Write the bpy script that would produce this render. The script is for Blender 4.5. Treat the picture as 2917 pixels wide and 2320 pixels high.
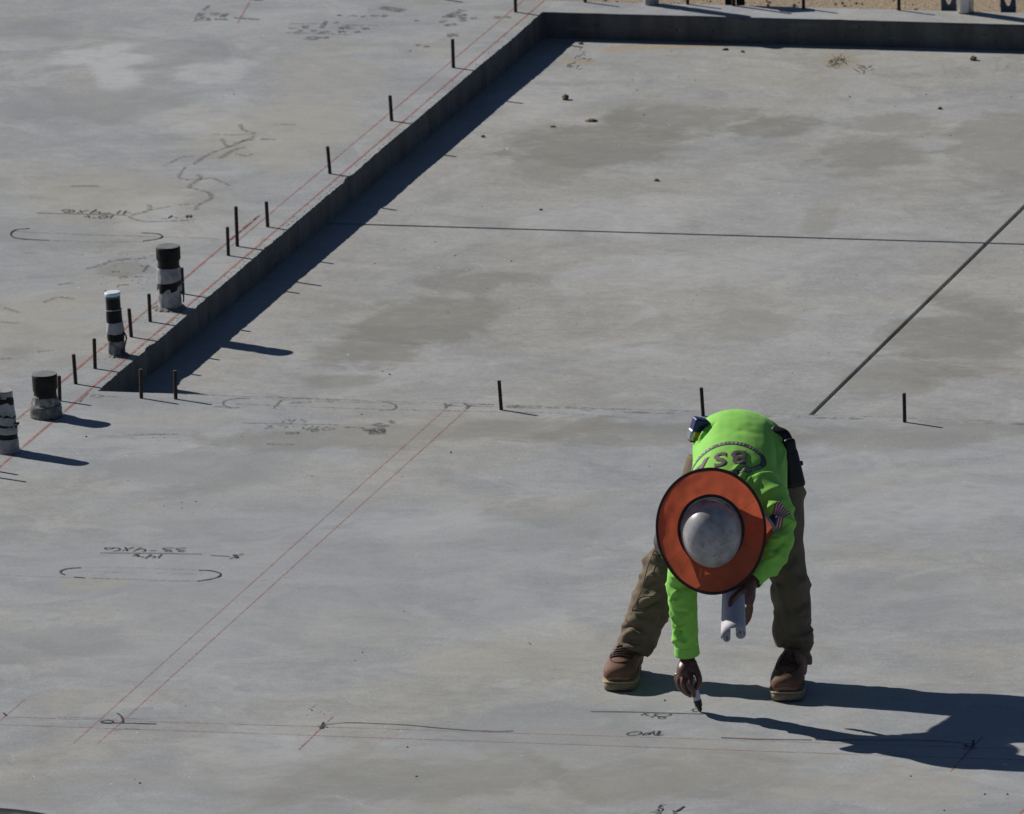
import bpy, bmesh, math, random
import numpy as np
from mathutils import Vector, Matrix, noise
from mathutils.bvhtree import BVHTree

random.seed(7)
S = bpy.context.scene
for o in list(bpy.data.objects): bpy.data.objects.remove(o)
COL = S.collection
rad = math.radians

# ------------------------------------------------------------------ camera
PW, PH = 2917.0, 2320.0
FPX, PITCH, ROLL, PSI = 51191.28, 0.25299, -0.04095, 0.28695
CP = Vector((20.9522, -65.2518, 17.5792))
fh = Vector((-math.sin(PSI), math.cos(PSI), 0)); rt0 = Vector((math.cos(PSI), math.sin(PSI), 0))
CF = fh * math.cos(PITCH) + Vector((0, 0, -math.sin(PITCH)))
up0 = rt0.cross(CF)
CR = rt0 * math.cos(ROLL) + up0 * math.sin(ROLL)
CU = up0 * math.cos(ROLL) - rt0 * math.sin(ROLL)
cd = bpy.data.cameras.new('camera'); cam = bpy.data.objects.new('camera', cd); COL.objects.link(cam)
cam.matrix_world = Matrix(((CR.x, CU.x, -CF.x, CP.x), (CR.y, CU.y, -CF.y, CP.y), (CR.z, CU.z, -CF.z, CP.z), (0, 0, 0, 1)))
cd.sensor_width = 36.0; cd.sensor_fit = 'HORIZONTAL'; cd.lens = FPX / PW * 36.0
cd.clip_start = 1.0; cd.clip_end = 4000.0
cd.dof.use_dof = True; cd.dof.focus_distance = 66.0; cd.dof.aperture_fstop = 15.0
S.camera = cam

# ------------------------------------------------------------------ light
SUN_AZ, SUN_EL = rad(157.6), rad(33.2)          # direction TO the sun (ccw from +X) and height
to_sun = Vector((math.cos(SUN_AZ) * math.cos(SUN_EL), math.sin(SUN_AZ) * math.cos(SUN_EL), math.sin(SUN_EL)))
w = bpy.data.worlds.new('World'); S.world = w; w.use_nodes = True
nt = w.node_tree; nt.nodes.clear()
sky = nt.nodes.new('ShaderNodeTexSky'); sky.sky_type = 'NISHITA'; sky.sun_disc = False
sky.sun_elevation = SUN_EL; sky.sun_rotation = math.atan2(to_sun.x, to_sun.y)
sky.air_density = 0.6; sky.dust_density = 0.1; sky.ozone_density = 1.6; sky.altitude = 1200
bg = nt.nodes.new('ShaderNodeBackground'); bg.inputs[1].default_value = 0.05
wo = nt.nodes.new('ShaderNodeOutputWorld')
nt.links.new(sky.outputs[0], bg.inputs[0]); nt.links.new(bg.outputs[0], wo.inputs[0])
sd = bpy.data.lights.new('sun', 'SUN'); sd.energy = 5.0; sd.angle = rad(0.5); sd.color = (1.0, 0.95, 0.87)
sun = bpy.data.objects.new('sun', sd); COL.objects.link(sun)
sun.rotation_euler = to_sun.to_track_quat('Z', 'Y').to_euler(); sun.location = (0, 0, 30)
S.view_settings.view_transform = 'Standard'; S.view_settings.look = 'None'
S.view_settings.exposure = 0.15; S.view_settings.gamma = 1.0; S.view_settings.use_curve_mapping = False

# ------------------------------------------------------------------ surveying helpers
def ray(px, py):
    return (CF + CR * ((px - PW / 2) / FPX) + CU * ((PH / 2 - py) / FPX)).normalized()
def G(px, py, z=0.0):                            # a measured spot on a horizontal plane
    d = ray(px, py); t = (z - CP.z) / d.z
    return CP + d * t

# ------------------------------------------------------------------ object helpers
def link(name, me, mat=None, parent=None):
    o = bpy.data.objects.new(name, me); COL.objects.link(o)
    if mat is not None and hasattr(me, 'materials') and not len(me.materials): me.materials.append(mat)
    if parent is not None: o.parent = parent
    return o
def tag(o, label=None, cat=None, group=None, kind=None):
    if label: o['label'] = label
    if cat: o['category'] = cat
    if group: o['group'] = group
    if kind: o['kind'] = kind
    return o
def empty(name, loc, rz=0.0):
    o = bpy.data.objects.new(name, None); COL.objects.link(o); o.location = loc; o.rotation_euler = (0, 0, rz)
    o.empty_display_size = 0.05
    return o
def mesh_of(bm, name='m', smooth=False):
    me = bpy.data.meshes.new(name); bmesh.ops.recalc_face_normals(bm, faces=bm.faces)
    bm.to_mesh(me); bm.free()
    if smooth:
        for p in me.polygons: p.use_smooth = True
    return me
def pyd(name, v, f, smooth=False):
    me = bpy.data.meshes.new(name); me.from_pydata([tuple(x) for x in v], [], f); me.update()
    if smooth:
        for p in me.polygons: p.use_smooth = True
    return me
def catmull(pts, k):
    P = [np.array(p, float) for p in pts]
    P = [2 * P[0] - P[1]] + P + [2 * P[-1] - P[-2]]
    out = []
    for i in range(1, len(P) - 2):
        for j in range(k):
            t = j / k
            out.append(0.5 * ((2 * P[i]) + (-P[i-1] + P[i+1]) * t + (2*P[i-1] - 5*P[i] + 4*P[i+1] - P[i+2]) * t*t + (-P[i-1] + 3*P[i] - 3*P[i+1] + P[i+2]) * t**3))
    out.append(P[-2]); return out
def tube(bm, pts, rads, n=20, ref=(1, 0, 0), k=6, cap=True, power=2.0):
    """loft of (super)elliptic rings along a path; rads are (ra along ref, rb across)"""
    rr = [(r, r) if np.isscalar(r) else r for r in rads]
    full = [tuple(p) + tuple(r) for p, r in zip(pts, rr)]
    full = catmull(full, k) if k > 1 else [np.array(q, float) for q in full]
    C = [Vector(q[:3]) for q in full]; rings = []
    ref = Vector(ref)
    for i, q in enumerate(full):
        t = (C[min(i + 1, len(C) - 1)] - C[max(i - 1, 0)]).normalized()
        a = (ref - t * t.dot(ref)).normalized(); b = t.cross(a)
        ring = []
        for j in range(n):
            th = 2 * math.pi * j / n; c, s = math.cos(th), math.sin(th)
            if power != 2.0:
                c = math.copysign(abs(c) ** (2 / power), c); s = math.copysign(abs(s) ** (2 / power), s)
            ring.append(bm.verts.new(C[i] + a * (c * max(q[3], 1e-4)) + b * (s * max(q[4], 1e-4))))
        rings.append(ring)
    for A, B in zip(rings, rings[1:]):
        for j in range(n): bm.faces.new((A[j], A[(j + 1) % n], B[(j + 1) % n], B[j]))
    if cap:
        bm.faces.new(rings[0][::-1]); bm.faces.new(rings[-1])
    return rings
def ellipsoid(bm, c, r, M=None, seg=20):
    m = Matrix.Translation(Vector(c)) @ (M.to_4x4() if M else Matrix.Identity(4)) @ Matrix.Diagonal((r[0], r[1], r[2], 1))
    return bmesh.ops.create_uvsphere(bm, u_segments=seg, v_segments=seg // 2, radius=1, matrix=m)
def box(bm, c, s, M=None, bevel=0.0, seg=2):
    m = Matrix.Translation(Vector(c)) @ (M.to_4x4() if M else Matrix.Identity(4)) @ Matrix.Diagonal((s[0], s[1], s[2], 1))
    r = bmesh.ops.create_cube(bm, size=1, matrix=m)
    if bevel:
        es = list({e for v in r['verts'] for e in v.link_edges})
        bmesh.ops.bevel(bm, geom=es, offset=bevel, segments=seg, affect='EDGES', profile=0.6)
def remesh(bm, voxel, smooth=4):
    bmesh.ops.recalc_face_normals(bm, faces=bm.faces)
    me = bpy.data.meshes.new('tmp'); bm.to_mesh(me); bm.free()
    o = bpy.data.objects.new('tmp', me); COL.objects.link(o)
    m = o.modifiers.new('r', 'REMESH'); m.mode = 'VOXEL'; m.voxel_size = voxel; m.use_smooth_shade = True
    if smooth:
        s = o.modifiers.new('s', 'SMOOTH'); s.factor = 0.5; s.iterations = smooth
    dg = bpy.context.evaluated_depsgraph_get()
    res = bpy.data.meshes.new_from_object(o.evaluated_get(dg))
    bpy.data.objects.remove(o); bpy.data.meshes.remove(me)
    for p in res.polygons: p.use_smooth = True
    return res
def vcoords(me):
    a = np.empty(len(me.vertices) * 3); me.vertices.foreach_get('co', a); a = a.reshape(-1, 3)
    n = np.empty(len(me.vertices) * 3); me.vertices.foreach_get('normal', n); return a, n.reshape(-1, 3)
def setco(me, a): me.vertices.foreach_set('co', a.ravel()); me.update()
def fold(me, segs):
    """press ridges and valleys of cloth into a surface: segs = (polyline, width, amplitude)"""
    a, n = vcoords(me); d = np.zeros(len(a))
    for pl, wd, am in segs:
        pl = [np.array(p, float) for p in pl]
        lo = np.min(pl, 0) - 3 * wd; hi = np.max(pl, 0) + 3 * wd
        idx = np.where(np.all((a > lo) & (a < hi), 1))[0]
        if not len(idx): continue
        q = a[idx]; best = np.full(len(idx), 9.0); tt = np.zeros(len(idx)); m = len(pl) - 1
        for i in range(m):
            u = pl[i + 1] - pl[i]; L2 = u @ u + 1e-12
            t = np.clip(((q - pl[i]) @ u) / L2, 0, 1)
            dist = np.linalg.norm(q - (pl[i] + t[:, None] * u), axis=1)
            b = dist < best; best[b] = dist[b]; tt[b] = (i + t[b]) / m
        taper = np.sin(np.clip(tt * 0.86 + 0.07, 0, 1) * math.pi)
        d[idx] += am * taper * np.exp(-(best / wd) ** 1.5)
    setco(me, a + n * d[:, None])
def noise_push(me, scale, amp, off=0.0, stretch=(1, 1, 1)):
    a, n = vcoords(me)
    d = np.array([noise.noise(Vector((p[0] * scale * stretch[0] + off, p[1] * scale * stretch[1], p[2] * scale * stretch[2]))) for p in a])
    setco(me, a + n * (d * amp)[:, None])

# ------------------------------------------------------------------ materials
class NT:
    def __init__(s, name):
        s.m = bpy.data.materials.new(name); s.m.use_nodes = True; s.t = s.m.node_tree; s.t.nodes.clear()
        s.out = s.t.nodes.new('ShaderNodeOutputMaterial'); s.b = s.t.nodes.new('ShaderNodeBsdfPrincipled')
        s.t.links.new(s.b.outputs[0], s.out.inputs[0])
    def n(s, ty, **k):
        nd = s.t.nodes.new('ShaderNode' + ty)
        for a, v in k.items(): setattr(nd, a, v)
        return nd
    def l(s, a, b): s.t.links.new(a, b)
    def pos(s): return s.n('NewGeometry').outputs['Position']
    def obj(s): return s.n('TexCoord').outputs['Object']
    def mapping(s, v, scale=(1, 1, 1), loc=(0, 0, 0), rot=(0, 0, 0)):
        m = s.n('Mapping'); s.l(v, m.inputs[0]); m.inputs[1].default_value = loc; m.inputs[2].default_value = rot; m.inputs[3].default_value = scale
        return m.outputs[0]
    def noise(s, v, scale, detail=4, rough=0.55, dist=0.0):
        t = s.n('TexNoise'); s.l(v, t.inputs['Vector']); t.inputs['Scale'].default_value = scale
        t.inputs['Detail'].default_value = detail; t.inputs['Roughness'].default_value = rough; t.inputs['Distortion'].default_value = dist
        return t.outputs[0], t.outputs[1]
    def ramp(s, v, a, b, ca=0.0, cb=1.0):
        r = s.n('MapRange', interpolation_type='SMOOTHSTEP'); s.l(v, r.inputs[0])
        for i, x in zip((1, 2, 3, 4), (a, b, ca, cb)): r.inputs[i].default_value = x
        return r.outputs[0]
    def math(s, op, a, b=None, c=None):
        m = s.n('Math', operation=op)
        for i, x in enumerate((a, b, c)):
            if x is None: continue
            if isinstance(x, (int, float)): m.inputs[i].default_value = x
            else: s.l(x, m.inputs[i])
        return m.outputs[0]
    def mix(s, f, a, b, mode='MIX'):
        m = s.n('Mix', data_type='RGBA', blend_type=mode)
        for i, x in ((0, f), (6, a), (7, b)):
            if isinstance(x, (int, float)): m.inputs[i].default_value = x
            elif isinstance(x, tuple): m.inputs[i].default_value = (*x, 1)
            else: s.l(x, m.inputs[i])
        return m.outputs[2]
    def bump(s, h, strength, dist):
        b = s.n('Bump'); b.inputs['Strength'].default_value = strength; b.inputs['Distance'].default_value = dist
        s.l(h, b.inputs['Height']); s.l(b.outputs[0], s.b.inputs['Normal'])
    def base(s, c):
        if isinstance(c, tuple): s.b.inputs['Base Color'].default_value = (*c, 1)
        else: s.l(c, s.b.inputs['Base Color'])
    def set(s, **k):
        for a, v in k.items():
            i = s.b.inputs[a.replace('_', ' ')]
            if isinstance(v, (int, float)): i.default_value = v
            else: s.l(v, i)

def simple(name, c1, c2=None, rough=0.6, scale=30, metal=0.0, bump=0.0, spec=0.4, obj=True, detail=5):
    t = NT(name); c2 = c2 or tuple(x * 0.75 for x in c1)
    v = t.obj() if obj else t.pos()
    f, _ = t.noise(v, scale, detail, 0.6)
    t.base(t.mix(t.ramp(f, 0.3, 0.7), c1, c2)); t.set(Roughness=rough, Metallic=metal)
    t.b.inputs['Specular IOR Level'].default_value = spec
    if bump: t.bump(f, 0.6, bump)
    return t.m

def concrete(name, z, stains, base_tint=0.0, darks=()):
    """troweled concrete; stains = measured damp / dusty patches: centre, size, strength, colour"""
    t = NT(name); P = t.pos()
    wn, wc = t.noise(P, 1.3, 3, 0.5)
    warp = t.n('VectorMath', operation='MULTIPLY_ADD'); t.l(wc, warp.inputs[0]); warp.inputs[1].default_value = (0.35, 0.35, 0.0); t.l(P, warp.inputs[2])
    Wp = warp.outputs[0]
    big, _ = t.noise(Wp, 0.8, 4, 0.55)
    mid, _ = t.noise(t.mapping(Wp, (0.9, 1.1, 1), (3, 7, 0), (0, 0, 0.3)), 3.2, 5, 0.62, 0.7)
    fin, _ = t.noise(t.mapping(P, (0.8, 1.3, 1), (1, 2, 0), (0, 0, 0.3)), 16, 4, 0.62, 0.4)
    grit, _ = t.noise(P, 75, 3, 0.65)
    cool = (0.272, 0.283, 0.297) if z == 0 else (0.282, 0.287, 0.288); warm = (0.290, 0.288, 0.274)
    hue, _ = t.noise(t.mapping(Wp, (1, 1, 1), (11, 5, 0)), 0.9, 3, 0.55)
    c = t.mix(t.ramp(hue, 0.40 - base_tint, 0.60 - base_tint), cool, warm)
    def gain(c, f, a, b, lo, hi):
        g = t.ramp(f, a, b, lo, hi); cc = t.n('CombineColor')
        for i in range(3): t.l(g, cc.inputs[i])
        return t.mix(1.0, c, cc.outputs[0], 'MULTIPLY')
    c = gain(c, big, 0.32, 0.68, 0.95, 1.05)
    c = gain(c, mid, 0.3, 0.7, 0.925, 1.065)
    c = gain(c, fin, 0.28, 0.74, 0.93, 1.06)
    c = gain(c, grit, 0.25, 0.75, 0.88, 1.10)
    # crisp-edged laitance patches left by trowel passes
    la, _ = t.noise(t.mapping(Wp, (1, 1, 1), (4, 19, 0)), 1.7, 4, 0.6, 1.2)
    c = t.mix(t.math('MULTIPLY', t.ramp(la, 0.595, 0.615), 0.26), c, (0.37, 0.38, 0.395))
    c = t.mix(t.math('MULTIPLY', t.ramp(la, 0.39, 0.35), 0.20), c, (0.205, 0.212, 0.218))
    # pale scratches
    sc, _ = t.noise(t.mapping(P, (1.2, 30, 1), (0, 0, 0), (0, 0, 0.35)), 2.0, 2, 0.6, 0.5)
    c = t.mix(t.math('MULTIPLY', t.ramp(sc, 0.72, 0.75), 0.35), c, (0.42, 0.42, 0.42))
    edge, _ = t.noise(t.mapping(Wp, (1, 1, 1), (8, 8, 0)), 2.6, 6, 0.68, 0.4)
    hole = t.ramp(fin, 0.30, 0.55, 0.55, 1.0)
    for (px, py, rx, ry, st, col) in stains:
        q = G(px, py, z); a = (G(px + rx, py, z) - q).length; b = (G(px, py + ry, z) - q).length
        m = t.n('Mapping'); m.vector_type = 'TEXTURE'; t.l(P, m.inputs[0])
        m.inputs[1].default_value = (q.x, q.y, 0); m.inputs[2].default_value = (0, 0, PSI); m.inputs[3].default_value = (a, b, 1000)
        ln = t.n('VectorMath', operation='LENGTH'); t.l(m.outputs[0], ln.inputs[0])
        f = t.math('ADD', ln.outputs['Value'], t.math('MULTIPLY', t.math('SUBTRACT', edge, 0.5), 2.7))
        f = t.math('MULTIPLY', t.ramp(f, 1.10, 0.62), t.math('MULTIPLY', hole, st))
        c = t.mix(f, c, col)
    pit_glint, _ = t.noise(P, 55, 2, 0.5)
    c = t.mix(t.math('MULTIPLY', t.ramp(pit_glint, 0.74, 0.78), 0.5), c, (0.12, 0.12, 0.11))
    c = t.mix(t.math('MULTIPLY', t.ramp(pit_glint, 0.245, 0.215), 0.8), c, (0.75, 0.75, 0.75))  # tiny bright glints painted into the colour as white specks
    t.base(c)
    t.set(Roughness=t.ramp(mid, 0.3, 0.7, 0.56, 0.74)); t.b.inputs['Specular IOR Level'].default_value = 0.3
    hh = t.math('ADD', t.math('MULTIPLY', fin, 0.6), t.math('MULTIPLY', grit, 0.25))
    t.bump(hh, 0.45, 0.006)
    return t.m

DAMP = (0.180, 0.176, 0.156); DUST = (0.31, 0.295, 0.25); PALE = (0.385, 0.395, 0.41); GREY = (0.205, 0.212, 0.222)
M = {}
M['slab'] = concrete('slab_concrete', 0.0, [
    (340, 160, 230, 40, 0.85, PALE), (330, 215, 80, 60, 0.8, PALE), (60, 125, 120, 22, 0.7, PALE), (600, 200, 120, 40, 0.6, PALE), (520, 150, 170, 40, 0.7, GREY), (250, 300, 260, 55, 0.55, GREY),
    (90, 95, 150, 50, 0.5, GREY), (560, 350, 180, 45, 0.4, PALE), (430, 600, 120, 60, 0.5, PALE), (930, 260, 180, 140, 0.4, DUST),
    (760, 400, 260, 90, 0.45, DUST), (330, 560, 230, 90, 0.35, DUST), (300, 830, 160, 70, 0.4, DUST), (120, 900, 160, 80, 0.5, DUST),
    (360, 770, 90, 22, 0.55, (0.16, 0.155, 0.13)), (60, 1000, 90, 22, 0.4, (0.17, 0.165, 0.14)), (150, 680, 220, 40, 0.35, GREY),
    (1150, 1238, 760, 40, 0.6, DAMP), (1900, 1240, 420, 44, 0.6, DAMP), (2600, 1240, 420, 46, 0.55, DAMP), (560, 1190, 260, 26, 0.35, DUST),
    (800, 1640, 900, 260, 0.45, (0.262, 0.276, 0.293)), (2500, 1450, 500, 160, 0.35, (0.262, 0.276, 0.293)), (1400, 2200, 1300, 110, 0.5, (0.250, 0.246, 0.228)), (640, 1330, 420, 60, 0.45, GREY), (1650, 1500, 330, 60, 0.3, GREY), (1400, 1870, 300, 50, 0.35, DUST), (1500, 2070, 420, 70, 0.4, GREY),
    (1150, 2220, 500, 70, 0.45, DAMP), (1900, 2210, 380, 80, 0.4, DAMP), (2560, 2230, 330, 70, 0.45, DUST), (2050, 1980, 330, 40, 0.35, DUST),
    (280, 1665, 120, 22, 0.45, DUST), (130, 1830, 240, 60, 0.4, GREY), (330, 1990, 260, 40, 0.35, DUST), (2600, 1700, 300, 80, 0.35, GREY),
    (2650, 1450, 330, 70, 0.35, PALE), (1250, 1500, 260, 50, 0.3, PALE), (760, 2130, 240, 50, 0.35, PALE)], -0.06)
M['floor'] = concrete('floor_concrete', -0.113, [
    (1720, 400, 280, 75, 0.8, DAMP), (1960, 340, 240, 55, 0.75, DAMP), (2210, 370, 130, 45, 0.8, DAMP), (1560, 480, 130, 40, 0.55, DAMP),
    (2480, 440, 160, 60, 0.7, DAMP), (2560, 350, 160, 35, 0.6, DAMP), (2860, 440, 160, 130, 0.6, DAMP), (2330, 630, 60, 60, 0.45, DAMP),
    (1200, 920, 270, 75, 0.8, DAMP), (1380, 800, 180, 40, 0.7, DAMP), (1060, 1010, 180, 60, 0.75, DAMP), (980, 1085, 120, 20, 0.6, DAMP),
    (2750, 960, 260, 110, 0.75, DAMP), (2560, 1060, 200, 60, 0.55, DAMP), (2150, 930, 180, 50, 0.4, DAMP), (1700, 620, 300, 60, 0.35, PALE),
    (2000, 760, 400, 60, 0.3, PALE), (1500, 300, 150, 60, 0.35, PALE), (2200, 230, 300, 40, 0.3, DUST), (2390, 178, 60, 24, 0.4, (0.28, 0.23, 0.15)),
    (1900, 132, 260, 10, 0.6, (0.33, 0.24, 0.15)), (1640, 176, 60, 7, 0.6, (0.33, 0.24, 0.15))], 0.0)
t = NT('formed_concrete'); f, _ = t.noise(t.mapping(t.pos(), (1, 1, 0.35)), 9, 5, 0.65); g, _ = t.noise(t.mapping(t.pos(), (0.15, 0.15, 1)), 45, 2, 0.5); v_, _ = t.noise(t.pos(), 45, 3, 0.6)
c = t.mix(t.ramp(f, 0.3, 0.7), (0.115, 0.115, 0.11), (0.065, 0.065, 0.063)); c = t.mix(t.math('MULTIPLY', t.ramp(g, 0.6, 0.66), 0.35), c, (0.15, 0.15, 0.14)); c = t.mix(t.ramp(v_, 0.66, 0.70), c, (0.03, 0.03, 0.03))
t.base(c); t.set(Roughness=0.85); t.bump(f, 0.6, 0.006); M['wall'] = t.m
M['joint'] = simple('joint_concrete', (0.075, 0.072, 0.065), (0.05, 0.05, 0.045), 0.9, 40, obj=False)
t = NT('sand'); f, _ = t.noise(t.pos(), 3, 8, 0.65); g, _ = t.noise(t.pos(), 40, 5, 0.7)
t.base(t.mix(t.ramp(g, 0.3, 0.75), t.mix(t.ramp(f, 0.35, 0.65), (0.36, 0.27, 0.17), (0.30, 0.24, 0.17)), (0.20, 0.155, 0.105)))
t.set(Roughness=0.95); t.bump(g, 0.8, 0.02); M['sand'] = t.m

def drawn(name, col, lo, hi, scale, op=1.0):
    """hand-drawn or snapped mark: pigment broken up by the concrete's grain"""
    t = NT(name); f, _ = t.noise(t.pos(), scale, 4, 0.65)
    t.base(col); t.set(Roughness=0.8); t.set(Alpha=t.math('MULTIPLY', t.ramp(f, lo, hi), op))
    return t.m
M['marker'] = drawn('black_marker_line', (0.02, 0.02, 0.024), 0.10, 0.30, 90, 1.0)
M['pencil'] = drawn('grey_pencil_line', (0.06, 0.06, 0.06), 0.28, 0.62, 60, 0.62)
M['faint'] = drawn('faint_pencil_line', (0.09, 0.09, 0.09), 0.34, 0.68, 50, 0.45)
M['red'] = drawn('red_chalk_line', (0.34, 0.085, 0.055), 0.25, 0.6, 45, 0.62)
M['redfaint'] = drawn('pale_red_chalk_line', (0.36, 0.085, 0.05), 0.22, 0.60, 45, 0.47)
M['redbold'] = drawn('bold_red_chalk', (0.40, 0.075, 0.05), 0.3, 0.65, 45, 0.62)
M['mud'] = drawn('dried_mud_smear', (0.115, 0.108, 0.08), 0.34, 0.66, 60, 0.55)
M['smudge'] = drawn('ink_smudge', (0.04, 0.04, 0.05), 0.32, 0.66, 60, 0.6)
M['smear'] = drawn('grey_dirt_smear', (0.13, 0.125, 0.11), 0.42, 0.72, 14, 0.5)
M['redsmudge'] = drawn('red_chalk_dust', (0.40, 0.13, 0.09), 0.42, 0.75, 14, 0.32)

M['rebar'] = simple('rusted_steel', (0.045, 0.030, 0.022), (0.022, 0.018, 0.016), 0.75, 60, 0.3, 0.002)
M['rebar_cut'] = simple('cut_steel', (0.20, 0.17, 0.14), (0.12, 0.09, 0.07), 0.55, 80, 0.5)
M['black_pipe'] = simple('black_plastic', (0.007, 0.008, 0.008), (0.013, 0.014, 0.013), 0.42, 25, spec=0.18)
M['grey_cap'] = simple('dusty_grey_cap', (0.19, 0.20, 0.205), (0.12, 0.13, 0.13), 0.7, 22)
M['dark_cap'] = simple('dusty_dark_cap', (0.008, 0.009, 0.009), (0.024, 0.025, 0.024), 0.6, 24, bump=0.002, spec=0.12)
M['white_cap'] = simple('white_plastic_cap', (0.62, 0.68, 0.76), (0.55, 0.62, 0.70), 0.4, 12)
M['white_tape'] = simple('white_foam_wrap', (0.40, 0.40, 0.415), (0.21, 0.205, 0.20), 0.75, 22, bump=0.004)
M['dirty_tape'] = simple('dirty_foam_wrap', (0.32, 0.32, 0.31), (0.07, 0.075, 0.068), 0.8, 34, bump=0.004)
M['mortar'] = simple('splashed_mortar', (0.22, 0.22, 0.205), (0.09, 0.09, 0.085), 0.9, 38, bump=0.006)
M['black_tape'] = simple('black_tape', (0.007, 0.008, 0.008), (0.018, 0.018, 0.016), 0.5, 30, spec=0.15)
M['teal'] = simple('teal_pipe', (0.02, 0.13, 0.125), (0.02, 0.09, 0.09), 0.5, 20)
M['silver'] = simple('galvanised_pipe', (0.55, 0.56, 0.58), (0.36, 0.37, 0.39), 0.32, 12, 0.85)
M['blue_steel'] = simple('blue_grey_bracket', (0.07, 0.095, 0.15), (0.05, 0.07, 0.11), 0.5, 25, 0.4)
M['clod'] = simple('dry_dirt', (0.20, 0.145, 0.09), (0.10, 0.07, 0.045), 0.95, 60, bump=0.004)
M['grit'] = simple('dark_grit', (0.06, 0.055, 0.05), (0.03, 0.028, 0.026), 0.95, 60)
M['straw'] = simple('dry_straw', (0.27, 0.215, 0.125), (0.21, 0.165, 0.09), 0.9, 30)
M['hose'] = simple('black_rubber', (0.010, 0.010, 0.011), (0.018, 0.018, 0.019), 0.45, 20)

# ================================================================== the place
STEP = 0.113; YB = 6.46; YF = 6.668; XR = 9.0
gr = link('ground', pyd('ground', [(-400, -400, -0.2), (400, -400, -0.2), (400, 400, -0.2), (-400, 400, -0.2)], [(0, 1, 2, 3)]), M['sand']); tag(gr, kind='structure')

def build_slab():
    rnd = random.Random(3)
    V = []; F = []; MI = []
    def v(x, y, z): V.append((x, y, z)); return len(V) - 1
    def chip(s, k): return 0.005 * noise.noise(Vector((s * 1.6, k, 7))) + 0.004 * noise.noise(Vector((s * 14, k, 0))) + 0.0045 * noise.noise(Vector((s * 45, k, 3))) - max(0, noise.noise(Vector((s * 5, k, 9))) - 0.34) * 0.035
    ny = 430; nx = 300
    left = [(chip(i * YB / ny, 1.0) if 0 < i < ny else 0.0, i * YB / ny) for i in range(ny + 1)]     # x(y), from front corner to back corner
    front = [(i * XR / nx, chip(i * XR / nx, 5.0) * 0.6 if 0 < i < nx else 0.0) for i in range(nx + 1)]
    back = [(i * XR / nx, YB - chip(i * XR / nx, 8.0) * 0.6 if 0 < i < nx else YB) for i in range(nx + 1)]
    iL = [v(x, y, 0) for x, y in left]
    iF = [iL[0]] + [v(x, y, 0) for x, y in front[1:]]
    iB = [iL[-1]] + [v(x, y, 0) for x, y in back[1:]]
    fl, fr = v(-14, 0, 0), v(16, 0, 0); nl, nr = v(-14, -22, 0), v(16, -22, 0)
    bl, br = v(-14, YF, 0), v(16, YF, 0); bc, bd = v(0, YF, 0), v(XR, YF, 0)
    F.append([nl, nr, fr] + iF[::-1] + [fl]); F.append([fl] + iL + [bc, bl]); F.append(iB + [bd, bc]); F.append([iF[-1], fr, br, bd, iB[-1]])
    MI += [0] * 4
    def wall(top, inx, iny, k):
        rows = [top]
        for z, off in ((-0.010, 0.0035), (-0.05, 0.004), (-STEP - 0.03, 0.003)):
            rows.append([v(V[i][0] + inx * (off + 0.002 * noise.noise(Vector((j * 0.3, z * 40, k)))), V[i][1] + iny * (off + 0.002 * noise.noise(Vector((j * 0.3, z * 40, k + 4)))), z) for j, i in enumerate(top)])
        for A, B in zip(rows, rows[1:]):
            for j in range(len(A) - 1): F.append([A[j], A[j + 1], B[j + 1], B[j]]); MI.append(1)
    wall(iL, 1, 0, 1); wall(iF, 0, 1, 2); wall(iB, 0, -1, 3)
    wr = [iF[-1], iB[-1]]; b0, b1 = v(XR, 0, -STEP - 0.03), v(XR, YB, -STEP - 0.03); F.append([wr[0], wr[1], b1, b0]); MI.append(1)
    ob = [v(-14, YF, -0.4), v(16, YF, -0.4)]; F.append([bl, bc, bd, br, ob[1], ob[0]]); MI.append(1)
    me = bpy.data.meshes.new('slab'); me.from_pydata(V, [], F)
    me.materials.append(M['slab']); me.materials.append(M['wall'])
    me.polygons.foreach_set('material_index', MI); me.update()
    bm = bmesh.new(); bm.from_mesh(me); bmesh.ops.recalc_face_normals(bm, faces=bm.faces)
    up = [f for f in bm.faces if f.material_index == 0 and f.normal.z < 0]
    if up: bmesh.ops.reverse_faces(bm, faces=up)
    bmesh.ops.triangulate(bm, faces=[f for f in bm.faces if len(f.verts) > 4]); bm.to_mesh(me); bm.free()
    return tag(link('slab', me), kind='structure')
slab = build_slab()

base = link('recessed_floor', pyd('b', [(-0.03, -0.03, -0.14), (XR + 0.03, -0.03, -0.14), (XR + 0.03, YB + 0.03, -0.14), (-0.03, YB + 0.03, -0.14)], [(0, 1, 2, 3)]), M['joint'])
tag(base, kind='structure')
CX, CY, GW = 2.795, 3.184, 0.009
for (x0, x1) in ((-0.02, CX - GW), (CX + GW, XR + 0.02)):
    for (y0, y1) in ((-0.02, CY - GW), (CY + GW, YB + 0.02)):
        bm = bmesh.new(); box(bm, ((x0 + x1) / 2, (y0 + y1) / 2, -STEP - 0.012), (x1 - x0, y1 - y0, 0.024), None, 0.004, 2)
        link('floor_panel', mesh_of(bm), M['floor'], base)

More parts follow.
